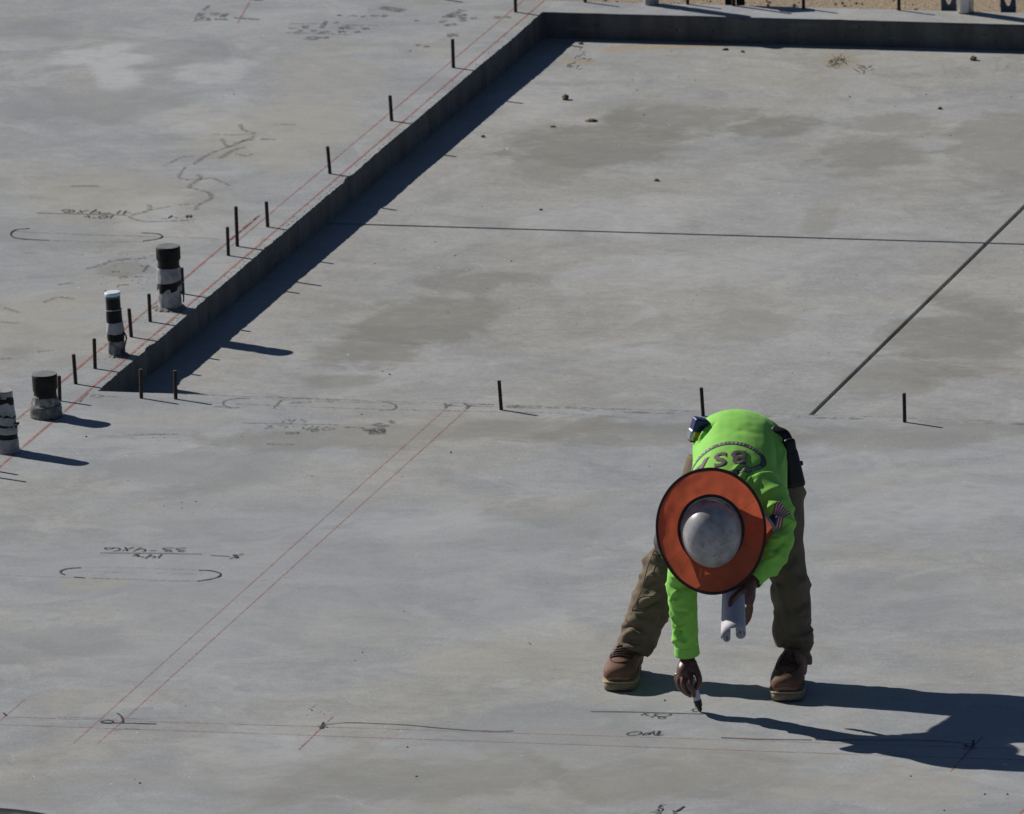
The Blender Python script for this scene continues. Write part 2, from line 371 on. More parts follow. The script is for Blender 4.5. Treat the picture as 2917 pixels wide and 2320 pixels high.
# ------------------------------------------------------------------ marks drawn on the concrete (parts of the slab)
def ribbon(pts, wd, z, mat, name, parent, jit=0.12, step=None, label=None):
    P = [Vector((p[0], p[1], 0)) for p in pts]
    if step:
        Q = [P[0]]
        for a, b in zip(P, P[1:]):
            n = max(1, int((b - a).length / step)); Q += [a.lerp(b, i / n) for i in range(1, n + 1)]
        P = Q
    V = []; F = []
    for i, p in enumerate(P):
        t = (P[min(i + 1, len(P) - 1)] - P[max(i - 1, 0)]).normalized(); s = Vector((-t.y, t.x, 0))
        k = wd * 0.5 * (1 + random.uniform(-jit, jit)) * (0.75 if i in (0, len(P) - 1) else 1)
        V += [p + s * k + Vector((0, 0, z)), p - s * k + Vector((0, 0, z))]
    for i in range(len(P) - 1): F.append((2 * i, 2 * i + 1, 2 * i + 3, 2 * i + 2))
    o = link(name, pyd(name, V, F), mat, parent)
    if label: o['label'] = label
    return o
def merge_ribbons(strokes, ox, oy, sc, wd, mat, name, label=None, z=0.0022, curve=3):
    """one written note = one part: every stroke a ribbon in the same mesh"""
    V = []; F = []
    for st in strokes:
        w2 = wd
        if isinstance(st[0], (int, float)): w2 = wd * st[0]; st = st[1]
        pts = [(ox + a / sc, oy + b / sc) for a, b in st]
        if len(pts) > 2 and curve > 1: pts = [tuple(q) for q in catmull(pts, curve)]
        P = [G(a, b) for a, b in pts]; b0 = len(V)
        for i, p in enumerate(P):
            t = (P[min(i + 1, len(P) - 1)] - P[max(i - 1, 0)]); t = t.normalized() if t.length > 1e-6 else Vector((1, 0, 0)); s = Vector((-t.y, t.x, 0))
            k = w2 * 0.5 * (1 + random.uniform(-0.2, 0.2)); V += [p + s * k + Vector((0, 0, z)), p - s * k + Vector((0, 0, z))]
        for i in range(len(P) - 1): F.append((b0 + 2 * i, b0 + 2 * i + 1, b0 + 2 * i + 3, b0 + 2 * i + 2))
        z += 0.00004
    o = link(name, pyd(name, V, F), mat, slab)
    if label: o['label'] = label
    return o

# snapped chalk lines: wall plates 5.5 in and 3.5 in apart
def chalk(p0, p1, wd, mat, label): ribbon([p0, p1], wd, 0.0016, M[mat], 'chalk_line', slab, 0.3, 0.05, label)
chalk((-0.186, -0.47), (-0.184, 2.84), 0.011, 'red', 'red chalk line beside the pipe stubs'); chalk((-0.150, 2.3), (-0.143, 6.66), 0.008, 'redfaint', 'pale red chalk line behind the dowels')
chalk((-0.033, -2.2), (-0.043, 2.5), 0.011, 'red', 'red chalk line close to the recess edge'); chalk((-0.043, 2.5), (-0.053, 6.66), 0.009, 'red', 'red chalk line along the far recess edge')
chalk((1.437, -4.97), (1.4535, -0.09), 0.005, 'redfaint', 'left line of the chalk pair running to the ledge'); chalk((1.527, -4.965), (1.538, -0.10), 0.0055, 'redfaint', 'right line of the chalk pair running to the ledge')
chalk((0.4, -4.762), (5.4, -4.705), 0.007, 'redfaint', 'nearest long red chalk line'); chalk((0.4, -4.665), (5.4, -4.556), 0.006, 'redfaint', 'long red chalk line below the written letters')
chalk(tuple(G(850, 2137)[:2]), tuple(G(949, 2041)[:2]), 0.006, 'red', 'short red tick across the near chalk lines'); chalk(tuple(G(-10, 2062)[:2]), tuple(G(70, 1993)[:2]), 0.006, 'redfaint', 'short red tick at the left edge')
chalk(tuple(G(2706, 2199)[:2]), tuple(G(2800, 2098)[:2]), 0.007, 'red', 'short red tick inside the shadow'); chalk(tuple(G(2880, 2340)[:2]), tuple(G(2925, 2300)[:2]), 0.010, 'redbold', 'red tick at the lower right')
chalk(tuple(G(675, 68)[:2]), tuple(G(712, 4)[:2]), 0.008, 'redfaint', 'red tick at the top edge')
chalk(tuple(G(655, 685)[:2]), tuple(G(737, 615)[:2]), 0.012, 'redbold', 'bold red mark behind the tall dowel')
merge_ribbons([(1, [(1120, 1440), (1340, 1465), (1680, 1465)]), (2.5, [(1255, 1476), (1345, 1472)]), (2, [(1530, 1464), (1640, 1463)]), (1.5, [(1420, 1455), (1330, 1490)])], 0, 0, 2.144, 0.016, M['redsmudge'], 'chalk_smudge', 'smeared red chalk beside the dowels')
merge_ribbons([(3, [(590, 1510), (700, 1500)]), (2.5, [(165, 1555), (205, 1545)]), (2, [(1120, 1345), (1180, 1350)])], 0, 0, 2.144, 0.03, M['redsmudge'], 'chalk_smudge', 'faint pink chalk dust')
merge_ribbons([(1, [(840, 1060), (1000, 1050), (1080, 1046)]), (4, [(800, 1095), (880, 1070)])], 0, 1400, 1.864, 0.012, M['redsmudge'], 'chalk_smudge', 'pink chalk smear beside the chalk pair')

note = merge_ribbons
note([[(200, 115), (140, 130), (90, 120), (110, 105), (190, 110), (205, 118)], [(200, 105), (290, 112), (285, 140), (200, 155)], [(325, 150), (490, 100)], (1.6, [(375, 100), (400, 150)]),
      [(485, 160), (600, 98)], [(545, 135), (610, 122), (655, 135), (640, 155), (605, 160)], [(720, 147), (805, 145)],
      [(1060, 108), (940, 108), (900, 125), (1020, 142), (920, 150), (1035, 162)], [(1225, 112), (1120, 112), (1088, 128), (1210, 145), (1100, 152), (1190, 162)],
      [(20, 178), (860, 185), (1440, 197)], [(1560, 212), (1835, 228)], [(1825, 262), (2020, 190)], (3, [(1900, 205), (1935, 250)]),
      [(830, 250), (885, 195)], [(650, 258), (740, 195)], [(695, 225), (780, 225), (785, 240), (745, 250)], [(585, 242), (640, 228)], [(470, 225), (575, 185)], (2.6, [(520, 200), (560, 225)])],
     280, 1540, 4.9, 0.0052, M['marker'], 'written_note', 'upside-down marker note 33-4x6 over 14')
note([[(1400, 420), (1560, 425), (1680, 455), (1705, 475), (1680, 510), (1560, 545), (1370, 572)]], 280, 1540, 4.9, 0.0072, M['marker'], 'bracket_mark')
note([[(430, 407), (360, 412), (322, 425), (325, 437), (345, 445)], [(390, 457), (448, 461)]], 0, 1400, 1.864, 0.0072, M['marker'], 'bracket_mark')
note([[(0, 447), (320, 458), (1060, 478)], [(430, 425), (760, 435), (1080, 440)], [(1380, 478), (1460, 460), (1580, 461)]], 0, 1400, 1.864, 0.007, M['faint'], 'pencil_line')
note([[(545, 1230), (690, 1233), (830, 1237)], [(530, 1227), (560, 1218), (600, 1222), (580, 1234), (532, 1229)], [(622, 1180), (645, 1198), (652, 1222), (645, 1230)]], 0, 1400, 1.864, 0.0072, M['marker'], 'arrow_mark', 'black marker arrow at the foot of the chalk pair')
note([[(600, 1272), (680, 1262), (740, 1265)], [(640, 1207), (800, 1212)], [(300, 1198), (620, 1212)]], 0, 1400, 1.864, 0.006, M['pencil'], 'pencil_line')
note([(1.5, [(18, 1178), (32, 1192)]), [(1685, 1248), (1740, 1255)], (1.6, [(1700, 1262), (1718, 1228)]), [(1712, 1262), (1725, 1242), (1800, 1233), (1864, 1230), (2000, 1235), (2164, 1243), (2344, 1260), (2524, 1273), (2664, 1277), (2724, 1273)]], 0, 1400, 1.864, 0.0055, M['marker'], 'marker_line', 'long curved marker line before the worker')
note([[(10, 402), (550, 407), (1100, 422), (1650, 437)]], 1680, 1950, 5.133, 0.006, M['marker'], 'marker_line', 'straight marker line under the pen')
note([[(740, 455), (860, 425)], [(790, 425), (835, 462)], (1.5, [(850, 466), (872, 462)]), [(885, 492), (955, 460)],
      [(1110, 497), (1060, 507), (1005, 500), (1005, 482), (1110, 470), (1185, 452), (1170, 438), (1060, 430), (955, 440), (960, 460), (1050, 478), (1112, 492)]], 1680, 1950, 5.133, 0.0052, M['marker'], 'written_note', 'upside-down marker number 81 by the line')
note([[(1600, 395), (1530, 402), (1495, 382), (1530, 362), (1575, 362)]], 1680, 1950, 5.133, 0.0052, M['marker'], 'written_note', 'half-drawn marker loop at the pen tip')
note([[(700, 695), (580, 710), (540, 735), (590, 750), (700, 740), (755, 712), (730, 697), (640, 700)], [(765, 750), (800, 725), (850, 712), (880, 715), (850, 735), (800, 745)], [(855, 740), (945, 685)],
      [(930, 700), (935, 740), (1000, 750)], (1.7, [(985, 745), (1020, 685)]), [(1000, 752), (1070, 738)]], 1680, 1950, 5.133, 0.0052, M['marker'], 'written_note', 'upside-down marker letters TPO')
note([[(1155, 1437), (1480, 1450), (1890, 1455)]], 1650, 1600, 2.859, 0.006, M['marker'], 'marker_line')
note([[(232, 668), (250, 676)], [(250, 677), (980, 678), (1200, 680), (1450, 692), (1690, 718)], [(1600, 735), (1690, 745)], (1.6, [(1690, 680), (1685, 750)]), [(1580, 760), (1720, 755)], [(1610, 715), (1640, 740), (1690, 730)]], 2250, 1900, 3.232, 0.0055, M['marker'], 'marker_line')
note([[(640, 850), (930, 850)], [(780, 880), (860, 890), (920, 860)], [(780, 810), (860, 800)], [(860, 770), (850, 820), (930, 820), (980, 770)], [(850, 740), (980, 765)], [(850, 735), (900, 700), (970, 715)], [(900, 700), (910, 670), (1045, 658)],
      (1.8, [(1215, 818), (1320, 830), (1515, 708)]), [(1205, 860), (1335, 858)], (1.5, [(1230, 893), (1330, 893)])], 1780, 2220, 8.98, 0.0052, M['marker'], 'written_note', 'sideways marker scribble at the lower edge')
note([[(20, 112), (700, 125), (1215, 135)], [(528, 108), (580, 62)], [(622, 65), (607, 85), (680, 80)], [(700, 62), (630, 120)], (1.4, [(750, 68), (780, 72), (765, 78)]), [(790, 105), (828, 85)],
      [(335, 145), (415, 145), (345, 160), (430, 172), (310, 180)], [(475, 142), (590, 155), (540, 185)], [(655, 155), (850, 145)], [(797, 160), (787, 185), (880, 180)], [(910, 148), (825, 203)],
      [(880, 205), (980, 150)], [(940, 160), (975, 205)], [(1110, 155), (1030, 180), (1050, 205), (1170, 185), (1150, 175), (1090, 185)], (1.6, [(1300, 165), (1420, 168), (1550, 178)])],
     680, 1180, 4.312, 0.007, M['pencil'], 'written_note', 'upright grey note 14 over 37-4x6')
note([(4, [(1560, 220), (1650, 205), (1800, 195)]), (4, [(1590, 225), (1800, 218)]), (3, [(1660, 125), (1730, 135)]), (3, [(1760, 140), (1790, 160)]), (3, [(1840, 105), (1905, 95)]), (2, [(570, 238), (740, 236)]), (3, [(880, 205), (960, 200)])], 680, 1180, 4.312, 0.016, M['smudge'], 'ink_smudge')
note([[(150, 180), (190, 165), (290, 172), (300, 187), (220, 205), (180, 200)], [(230, 165), (250, 185), (160, 185)], [(340, 205), (480, 172)], [(375, 172), (400, 200)], [(500, 210), (580, 163)], [(545, 195), (620, 195), (610, 212)],
      [(640, 210), (755, 210)], [(830, 215), (875, 175)], [(905, 222), (945, 178)], [(945, 205), (1000, 205)], [(-160, 207), (0, 212), (560, 222), (950, 232)], [(740, 272), (785, 232)], [(710, 240), (640, 245), (605, 262), (640, 275), (700, 260), (712, 243)],
      [(520, 265), (580, 268)], [(430, 258), (500, 238)], [(475, 238), (492, 268)], (1.6, [(1378, 280), (1394, 278)]), (1.6, [(1418, 280), (1432, 276)]), (1.5, [(1460, 272), (1510, 238)]), [(1540, 262), (1570, 265)], (1.7, [(1680, 265), (1705, 235)]), (1.7, [(1725, 262), (1745, 235)])],
     140, 560, 4.312, 0.0052, M['marker'], 'written_note', 'upside-down marker note 11-4x6 over 10')
note([[(180, 1398), (100, 1405), (65, 1430), (90, 1455), (180, 1465), (300, 1470)], [(860, 1425), (960, 1430), (990, 1447), (960, 1462), (870, 1475)]], 0, 0, 2.144, 0.007, M['marker'], 'bracket_mark')
note([[(90, 1415), (500, 1435), (960, 1447), (1330, 1460)], [(200, 1468), (600, 1480), (880, 1478)]], 0, 0, 2.144, 0.010, M['faint'], 'pencil_line')
# upper-left scribbles, half rubbed out
note([(1.4, [(220, 268), (300, 240), (360, 212)]), (1.4, [(262, 198), (292, 162)]), (1.4, [(300, 202), (340, 165)]), [(240, 250), (260, 212), (330, 215)], [(305, 262), (400, 235)], (2, [(395, 225), (405, 258)]), (1.5, [(335, 132), (410, 72)]), (1.6, [(425, 168), (540, 172)]), [(430, 185), (510, 190)],
      (3, [(570, 215), (590, 185), (650, 180)]), (2, [(470, 240), (630, 245)]), (2, [(710, 222), (1025, 245)])], 500, 0, 4.312, 0.009, M['pencil'], 'written_note', 'rubbed-out scribble at the top left')
note([(1, [(1410, 292), (1830, 298)]), (3, [(1550, 322), (1625, 330)]), (3, [(1550, 345), (1630, 342)]), (2, [(1790, 350), (1850, 260)]), (1.2, [(1375, 352), (1500, 355)]), (2.2, [(1475, 400), (1550, 375)]), (3, [(1660, 380), (1730, 385)]), (1.2, [(1350, 408), (1700, 415), (2156, 432)]), (2.4, [(1760, 405), (1890, 395)]), (2.2, [(1930, 290), (2000, 278)]),
      (2.4, [(2000, 395), (2085, 400)]), (2.2, [(2030, 360), (2110, 325)]), (1.6, [(1600, 488), (1640, 460), (1720, 455), (1720, 485), (1620, 488)]), (1.8, [(1730, 488), (1780, 455)]), (3, [(1805, 465), (1880, 468)]), (2, [(1960, 198), (2040, 195)]), (2, [(2130, 200), (2230, 205)])], 500, 0, 4.312, 0.010, M['smudge'], 'written_note', 'smudged block of figures near the top')
note([(2, [(10, 160), (40, 158)]), (2, [(130, 168), (185, 160)]), (2, [(240, 178), (300, 168)]), (2.6, [(345, 160), (410, 172)]), (3, [(450, 165), (510, 170)]), (2.6, [(10, 330), (80, 325)]), (2.4, [(30, 300), (80, 275)]), (2.4, [(100, 300), (160, 285)]), (2.6, [(250, 300), (330, 292)]), (3, [(170, 335), (240, 328)]), (1, [(0, 260), (420, 265)]), (2.4, [(790, 215), (840, 217)]), (2.6, [(800, 470), (850, 462)]), (2.6, [(885, 482), (945, 480)]), (3, [(725, 528), (748, 530)])],
     960, 0, 3.593, 0.012, M['smudge'], 'ink_smudge')
note([(3, [(1100, 185), (1180, 150), (1290, 105)]), (3, [(1140, 180), (1200, 165)]), (3, [(1230, 165), (1330, 155)]), (2, [(1240, 185), (1320, 190)]), (2, [(1250, 205), (1310, 220)]), (2.4, [(1360, 195), (1435, 190)]), (3, [(1090, 265), (1220, 250)]), (2, [(1050, 235), (1110, 215)]), (4, [(1120, 365), (1240, 360)]), (3, [(1600, 185), (1780, 180)]), (4, [(440, 80), (680, 115)])], 960, 0, 3.593, 0.014, M['smudge'], 'ink_smudge')
note([(1, [(1290, 822), (1420, 826), (1560, 820)]), (1.2, [(1560, 830), (1420, 890), (1280, 940), (1180, 1005)]), (1, [(1130, 1020), (1090, 1085), (1180, 1100), (1290, 1088)]), (1.3, [(1205, 1070), (1225, 1090), (1150, 1140), (1200, 1158), (1275, 1180), (1285, 1215), (1215, 1250), (1195, 1285)]), (0.8, [(1190, 1245), (1050, 1260), (920, 1285)]), (1.3, [(910, 1250), (905, 1288), (790, 1322), (850, 1350), (1000, 1355), (1150, 1345)]),
      (1.6, [(1340, 970), (1420, 920), (1500, 900)]), (1.8, [(1420, 875), (1560, 850)]), (1.2, [(1440, 940), (1500, 955), (1540, 940)]), (1.3, [(1460, 760), (1490, 800), (1560, 815)]), (1, [(1300, 1090), (1400, 1135)]), (1, [(1670, 760), (1820, 762)]), (1.2, [(1350, 850), (1380, 890), (1400, 900)]), (1.6, [(1590, 850), (1680, 855)]), (1.6, [(430, 1140), (520, 1138), (600, 1140)]), (1, [(1000, 1015), (1100, 965), (1180, 955)])], 0, 0, 2.144, 0.015, M['mud'], 'mud_smear', 'greenish dried mud smears')
note([(2.5, [(560, 420), (640, 395), (700, 385)]), (2.5, [(700, 382), (840, 375)]), (2, [(640, 452), (680, 455)]), (3, [(680, 488), (730, 482)]), (2, [(760, 485), (820, 480)]), (1.5, [(330, 530), (420, 515)]), (1.4, [(480, 440), (560, 420)]), (1.5, [(250, 630), (330, 600), (420, 610)]), (2, [(0, 742), (100, 750)]), (1.5, [(20, 660), (110, 690)]), (1.2, [(210, 915), (300, 905)]), (2, [(0, 955), (70, 950)]), (1.5, [(700, 1395), (1020, 1385)])], 0, 550, 2.017, 0.012, M['mud'], 'mud_smear')
note([(1, [(795, 415), (830, 425), (860, 420)]), (1, [(820, 455), (850, 415)]), (0.9, [(670, 545), (690, 530), (740, 530)])], 0, 550, 2.017, 0.010, M['pencil'], 'written_note')
ribbon([(x, -0.010 - 0.006 * noise.noise(Vector((x * 3, 1, 0)))) for x in np.linspace(0.3, 6.5, 120)], 0.010, 0.0012, M['faint'], 'edge_stain', slab, 0.9)
ribbon([(x, -0.045 - 0.02 * noise.noise(Vector((x * 2, 5, 0)))) for x in np.linspace(0.5, 6.5, 120)], 0.022, 0.0013, M['smear'], 'edge_stain', slab, 0.9)
note([[(430, 407), (600, 405), (850, 412), (1060, 420)], [(448, 461), (650, 468), (880, 478), (1040, 478)]], 0, 1400, 1.864, 0.006, M['faint'], 'bracket_mark')
# ledge marks
note([[(225, 175), (230, 155), (290, 143), (350, 143)], [(225, 175), (260, 185), (300, 186)], [(975, 158), (1030, 170), (1040, 185), (1020, 197), (960, 200)], (1.3, [(1270, 165), (1278, 178), (1272, 190)]), (1.5, [(1360, 165), (1378, 178), (1372, 192)]), [(1285, 180), (1300, 168)], [(1380, 185), (1398, 175)], (1.4, [(1595, 185), (1620, 174)]), [(460, 190), (500, 150)]], 500, 1050, 1.658, 0.009, M['pencil'], 'bracket_mark')
note([(1, [(90, 160), (700, 185), (1100, 197), (1800, 212), (2156, 235)]), (2.5, [(180, 180), (290, 188)]), (2.5, [(530, 165), (640, 158)]), (3, [(430, 132), (780, 150)]), (3, [(1380, 172), (1500, 172)]), (3, [(1560, 180), (1720, 188)]), (2, [(1740, 185), (2156, 195)]), (2, [(430, 358), (560, 360)])], 500, 1050, 1.658, 0.010, M['faint'], 'pencil_line')
note([(1, [(505, 1150), (480, 1175), (455, 1205)]), (1, [(520, 1165), (560, 1160), (590, 1170), (550, 1175), (515, 1170)]), (0.8, [(590, 1170), (690, 1175)])], 0, 550, 2.017, 0.010, M['pencil'], 'bracket_mark')

# ------------------------------------------------------------------ dowels
def dowel_mesh(r, h, seed):
    rnd = random.Random(seed); bm = bmesh.new(); n = 12
    zs = [-0.01, 0.0]
    while zs[-1] < h - 0.006: zs += [zs[-1] + 0.0022, zs[-1] + 0.0062]
    rings = []
    ax, ay = rnd.uniform(-0.035, 0.035), rnd.uniform(-0.035, 0.035)
    for i, z in enumerate(zs + [h, h + 0.0008]):
        rr = r * (1.09 if i % 2 == 0 else 0.97) if i < len(zs) else r * (0.98 if i == len(zs) else 0.86)
        tilt = 0.05 if i >= len(zs) else 0.0
        rings.append([bm.verts.new((ax * z + rr * math.cos(2 * math.pi * j / n) * (1.05 if j % 6 == 0 else 1), ay * z + rr * math.sin(2 * math.pi * j / n), z + tilt * r * math.cos(2 * math.pi * j / n))) for j in range(n)])
    for A, B in zip(rings, rings[1:]):
        for j in range(n): bm.faces.new((A[j], A[(j + 1) % n], B[(j + 1) % n], B[j]))
    f = bm.faces.new(rings[-1]); f.material_index = 1
    me = mesh_of(bm, 'dowel'); me.materials.append(M['rebar']); me.materials.append(M['rebar_cut'])
    return me
DM = [dowel_mesh(0.0070, 0.118 + 0.003 * (k % 3 - 1), k) for k in range(7)]
DTALL = dowel_mesh(0.0072, 0.166, 9); DPOST = dowel_mesh(0.0085, 0.20, 10)
def dowel(x, y, label, grp, me=None, s=1.0):
    o = link('rebar_dowel', me or random.choice(DM)); o.location = (x, y, 0); o.scale = (1, 1, s); o.rotation_euler = (0, 0, random.uniform(0, 6))
    tag(o, label, 'rebar dowel', grp)
gL = 'rebar dowels standing along the left recess edge'; gF = 'rebar dowels standing along the near ledge'; gB = 'rebar dowels standing along the far ledge'
for (px, py, lab, me, sc) in [
    (215.7, 1094.4, 'short dark rebar dowel nearest the near recess corner, left of the thin white-capped pipe', None, 1.02), (271, 1050.8, 'short dark rebar dowel just in front of the thin white-capped pipe', None, 1.03),
    (374, 960.5, 'short dark rebar dowel just right of the thin white-capped pipe', None, 0.97), (428, 916.9, 'short dark rebar dowel between the two tape-wrapped pipes, beside the thick pipe', None, 0.95),
    (521.6, 837.6, 'short dark rebar dowel close behind the thick black-capped pipe', None, 0.95), (650.5, 728.5, 'short dark rebar dowel just in front of the tallest dowel', None, 1.04),
    (676, 702, 'tallest dark rebar dowel on the left recess edge', DTALL, 1.0), (762.6, 647, 'short dark rebar dowel just beyond the tallest dowel', None, 0.88),
    (940, 495.3, 'fourth rebar dowel from the far recess corner along the left edge', None, 0.95), (1115.7, 345, 'third rebar dowel from the far recess corner along the left edge', None, 0.95),
    (1291.5, 193.6, 'second rebar dowel from the far recess corner along the left edge', None, 1.02), (1468.8, 35, 'rebar dowel nearest the far recess corner, cut by the top of the picture', None, 1.0),
    (170, 1142.5, 'dark rebar dowel half hidden behind the squat dark pipe stub', None, 0.85), (-50, 1336, 'rebar dowel left of the picture casting the upper of two short shadows', None, 1.0), (-32, 1357, 'rebar dowel left of the picture casting the lower of two short shadows', None, 1.0)]:
    p = G(px, py); dowel(p.x, p.y, lab, gL, me, sc)
for (px, py, lab) in [(402.6, 1135, 'rebar dowel on the near ledge, leftmost beside the recess corner'), (500.7, 1137.5, 'second rebar dowel from the recess corner on the near ledge'), (1428, 1168, 'lone rebar dowel midway along the near ledge, left of the worker'),
                      (2003, 1186, 'rebar dowel on the near ledge rising behind the worker\'s blue tape measure'), (2577, 1203, 'rebar dowel on the near ledge to the right of the worker')]:
    p = G(px, py); dowel(p.x, p.y, lab, gF)
for (px, py, lab, me) in [(1667, 7, 'leftmost rebar dowel on the far ledge', None), (1959, 13, 'rebar dowel on the far ledge right of the wide pipe shadow', None), (2090, 17, 'thick taller steel dowel in front of the black block on the far ledge', DPOST),
                          (2289, 25, 'second rebar dowel from the right on the far ledge', None), (2561, 30, 'rightmost rebar dowel on the far ledge', None), (1225, -7, 'rebar dowel beyond the top edge casting a thin shadow on the slab', None)]:
    p = G(px, py); dowel(p.x, p.y, lab, gB, me)

# ------------------------------------------------------------------ pipe stubs
def sleeve(name, mat, parent, r0, r1, z0, z1, t0=0.0, t1=0.0, ph=0.0, wob=0.0, top=True, n=40, lumpy=0.0, seed=0):
    bm = bmesh.new(); k = max(3, int((z1 - z0) / 0.006)); rings = []
    for i in range(k + 1):
        u = i / k; ring = []
        for j in range(n):
            th = 2 * math.pi * j / n; tl = (t0 * (1 - u) + t1 * u) * math.cos(th - ph)
            z = z0 + (z1 - z0) * u + tl; r = r0 + (r1 - r0) * u
            r += wob * noise.noise(Vector((math.cos(th) * 2 + seed, math.sin(th) * 2, z * 30))) + lumpy * noise.noise(Vector((math.cos(th) * 5, math.sin(th) * 5 + seed, z * 110)))
            if i in (0, k): r -= 0.0012
            ring.append(bm.verts.new((r * math.cos(th), r * math.sin(th), z)))
        rings.append(ring)
    for A, B in zip(rings, rings[1:]):
        for j in range(n): bm.faces.new((A[j], A[(j + 1) % n], B[(j + 1) % n], B[j]))
    if top: bm.faces.new(rings[-1])
    o = link(name, mesh_of(bm, name, False), mat, parent)
    for p in o.data.polygons: p.use_smooth = len(p.vertices) == 4
    return o
def tail(name, mat, parent, pts, r):
    bm = bmesh.new(); tube(bm, pts, [(r * 2.2, r * 0.5)] * len(pts), 8, (0.3, 1, 0), 4); return link(name, mesh_of(bm, name, True), mat, parent)
def spill(parent, r, seed, h=0.012):
    """mortar crumbs trowelled round the foot of a pipe"""
    bm = bmesh.new(); n = 48; rings = []
    for i, (k, z) in enumerate(((0.96, h), (1.10, h * 0.8), (1.28, h * 0.35), (1.42, -0.003))):
        rings.append([bm.verts.new(((r * k * (1 + (0.22 * i / 3) * noise.noise(Vector((math.cos(2*math.pi*j/n)*3, math.sin(2*math.pi*j/n)*3, seed))))) * math.cos(2*math.pi*j/n),
                                    (r * k * (1 + (0.22 * i / 3) * noise.noise(Vector((math.cos(2*math.pi*j/n)*3, math.sin(2*math.pi*j/n)*3, seed))))) * math.sin(2*math.pi*j/n),
                                    z + (0.004 * noise.noise(Vector((j * 0.9, i, seed))) if i < 3 else 0))) for j in range(n)])
    for A, B in zip(rings, rings[1:]):
        for j in range(n): bm.faces.new((A[j], A[(j + 1) % n], B[(j + 1) % n], B[j]))
    link('mortar_collar', mesh_of(bm, 'c', False), M['mortar'], parent)
gP = 'pipe stubs rising from the slab'
p = G(484, 879); e = empty('pipe_stub', p); e.rotation_euler = (0.0, 0.015, 0.3); tag(e, 'thick pipe stub with black cap and white wrap bands, farthest along the left edge', 'pipe stub', gP)
sleeve('pipe', M['black_pipe'], e, 0.0445, 0.0435, -0.01, 0.22)
c = sleeve('cap', M['dark_cap'], e, 0.0490, 0.0490, 0.203, 0.256, wob=0.0008); sleeve('cap_top', M['grey_cap'], c, 0.0478, 0.0470, 0.2562, 0.2582, lumpy=0.0008)
sleeve('wrap_band', M['white_tape'], e, 0.050, 0.0475, 0.117, 0.172, 0.008, 0.0, 0.5, 0.003, False); sleeve('tape_band', M['black_tape'], e, 0.0482, 0.0465, 0.078, 0.128, 0.010, 0.008, 0.5, 0.004, False, lumpy=0.001)
sleeve('wrap_band', M['white_tape'], e, 0.0475, 0.0495, 0.0, 0.094, 0, 0.010, 0.5, 0.004, False, seed=3)
tail('tape_tail', M['black_tape'], e, [(0.048, -0.02, 0.075), (0.056, -0.022, 0.055), (0.055, -0.02, 0.03)], 0.004); tail('tape_tail', M['white_tape'], e, [(0.047, 0.0, 0.11), (0.056, 0.0, 0.108), (0.060, 0.0, 0.102)], 0.003)
spill(e, 0.050, 1)
p = G(333.6, 1012); e = empty('pipe_stub', p); e.rotation_euler = (0.0, -0.03, 0.1); tag(e, 'thin pipe stub with a white cap and dirty wrap, second from the left edge corner', 'pipe stub', gP)
sleeve('pipe', M['black_pipe'], e, 0.0305, 0.0292, -0.01, 0.247); sleeve('teal_band', M['teal'], e, 0.0300, 0.0300, 0.234, 0.246, top=False)
c = sleeve('cap', M['white_cap'], e, 0.0318, 0.0318, 0.244, 0.259); bm = bmesh.new(); tube(bm, [(0.0325 * math.cos(a), 0.0325 * math.sin(a), 0.186 + 0.003 * math.cos(a + 1)) for a in np.linspace(0, 2 * math.pi, 25)], [0.0017] * 25, 6, (0, 0, 1), 1, False)
link('tie_string', mesh_of(bm, 's', True), M['white_tape'], e)
sleeve('tape_band', M['black_tape'], e, 0.0325, 0.0312, 0.135, 0.184, 0, 0.002, 0, 0.001, False); sleeve('wrap_band', M['white_tape'], e, 0.0365, 0.0335, 0.092, 0.137, 0.002, 0.001, 1, 0.003, False, seed=5)
sleeve('tape_band', M['black_tape'], e, 0.0345, 0.0342, 0.062, 0.096, 0, 0, 0, 0.001, False); sleeve('wrap_band', M['dirty_tape'], e, 0.0345, 0.0352, 0.0, 0.064, 0, 0.003, 2, 0.003, False, seed=8)
tail('tape_tail', M['black_tape'], e, [(0.036, -0.012, 0.098), (0.046, -0.014, 0.075), (0.040, -0.02, 0.048), (0.03, -0.03, 0.01)], 0.003); spill(e, 0.035, 4, 0.008)
p = G(132, 1187); e = empty('pipe_stub', p); tag(e, 'squat dark pipe stub with a grey cap and a mortar-splashed foot', 'pipe stub', gP)
sleeve('pipe', M['dark_cap'], e, 0.0455, 0.0445, -0.01, 0.16)
c = sleeve('cap', M['dark_cap'], e, 0.0485, 0.0500, 0.108, 0.172, 0.004, 0, 1.0, 0.0006); sleeve('cap_top', M['grey_cap'], c, 0.0492, 0.0488, 0.1722, 0.1738)
sleeve('wrap_band', M['dirty_tape'], e, 0.054, 0.0465, 0.052, 0.088, 0.006, 0.006, 2.5, 0.006, True, lumpy=0.003, seed=2); sleeve('foot_wrap', M['mortar'], e, 0.066, 0.0605, 0.006, 0.054, 0.003, 0.006, 2.2, 0.005, True, lumpy=0.003, seed=6)
sleeve('foot_ring', M['black_tape'], e, 0.062, 0.062, -0.004, 0.010, top=False)
p = G(20, 1287); e = empty('pipe_stub', p); e.rotation_euler = (0, -0.03, -0.2); tag(e, 'pipe stub bandaged in white wrap with a torn top, leftmost in the picture', 'pipe stub', gP)
sleeve('pipe', M['teal'], e, 0.0345, 0.0345, -0.01, 0.243); sleeve('wrap_band', M['white_tape'], e, 0.0405, 0.0375, 0.188, 0.248, 0.004, 0.004, 3, 0.004, True, lumpy=0.001, seed=11)
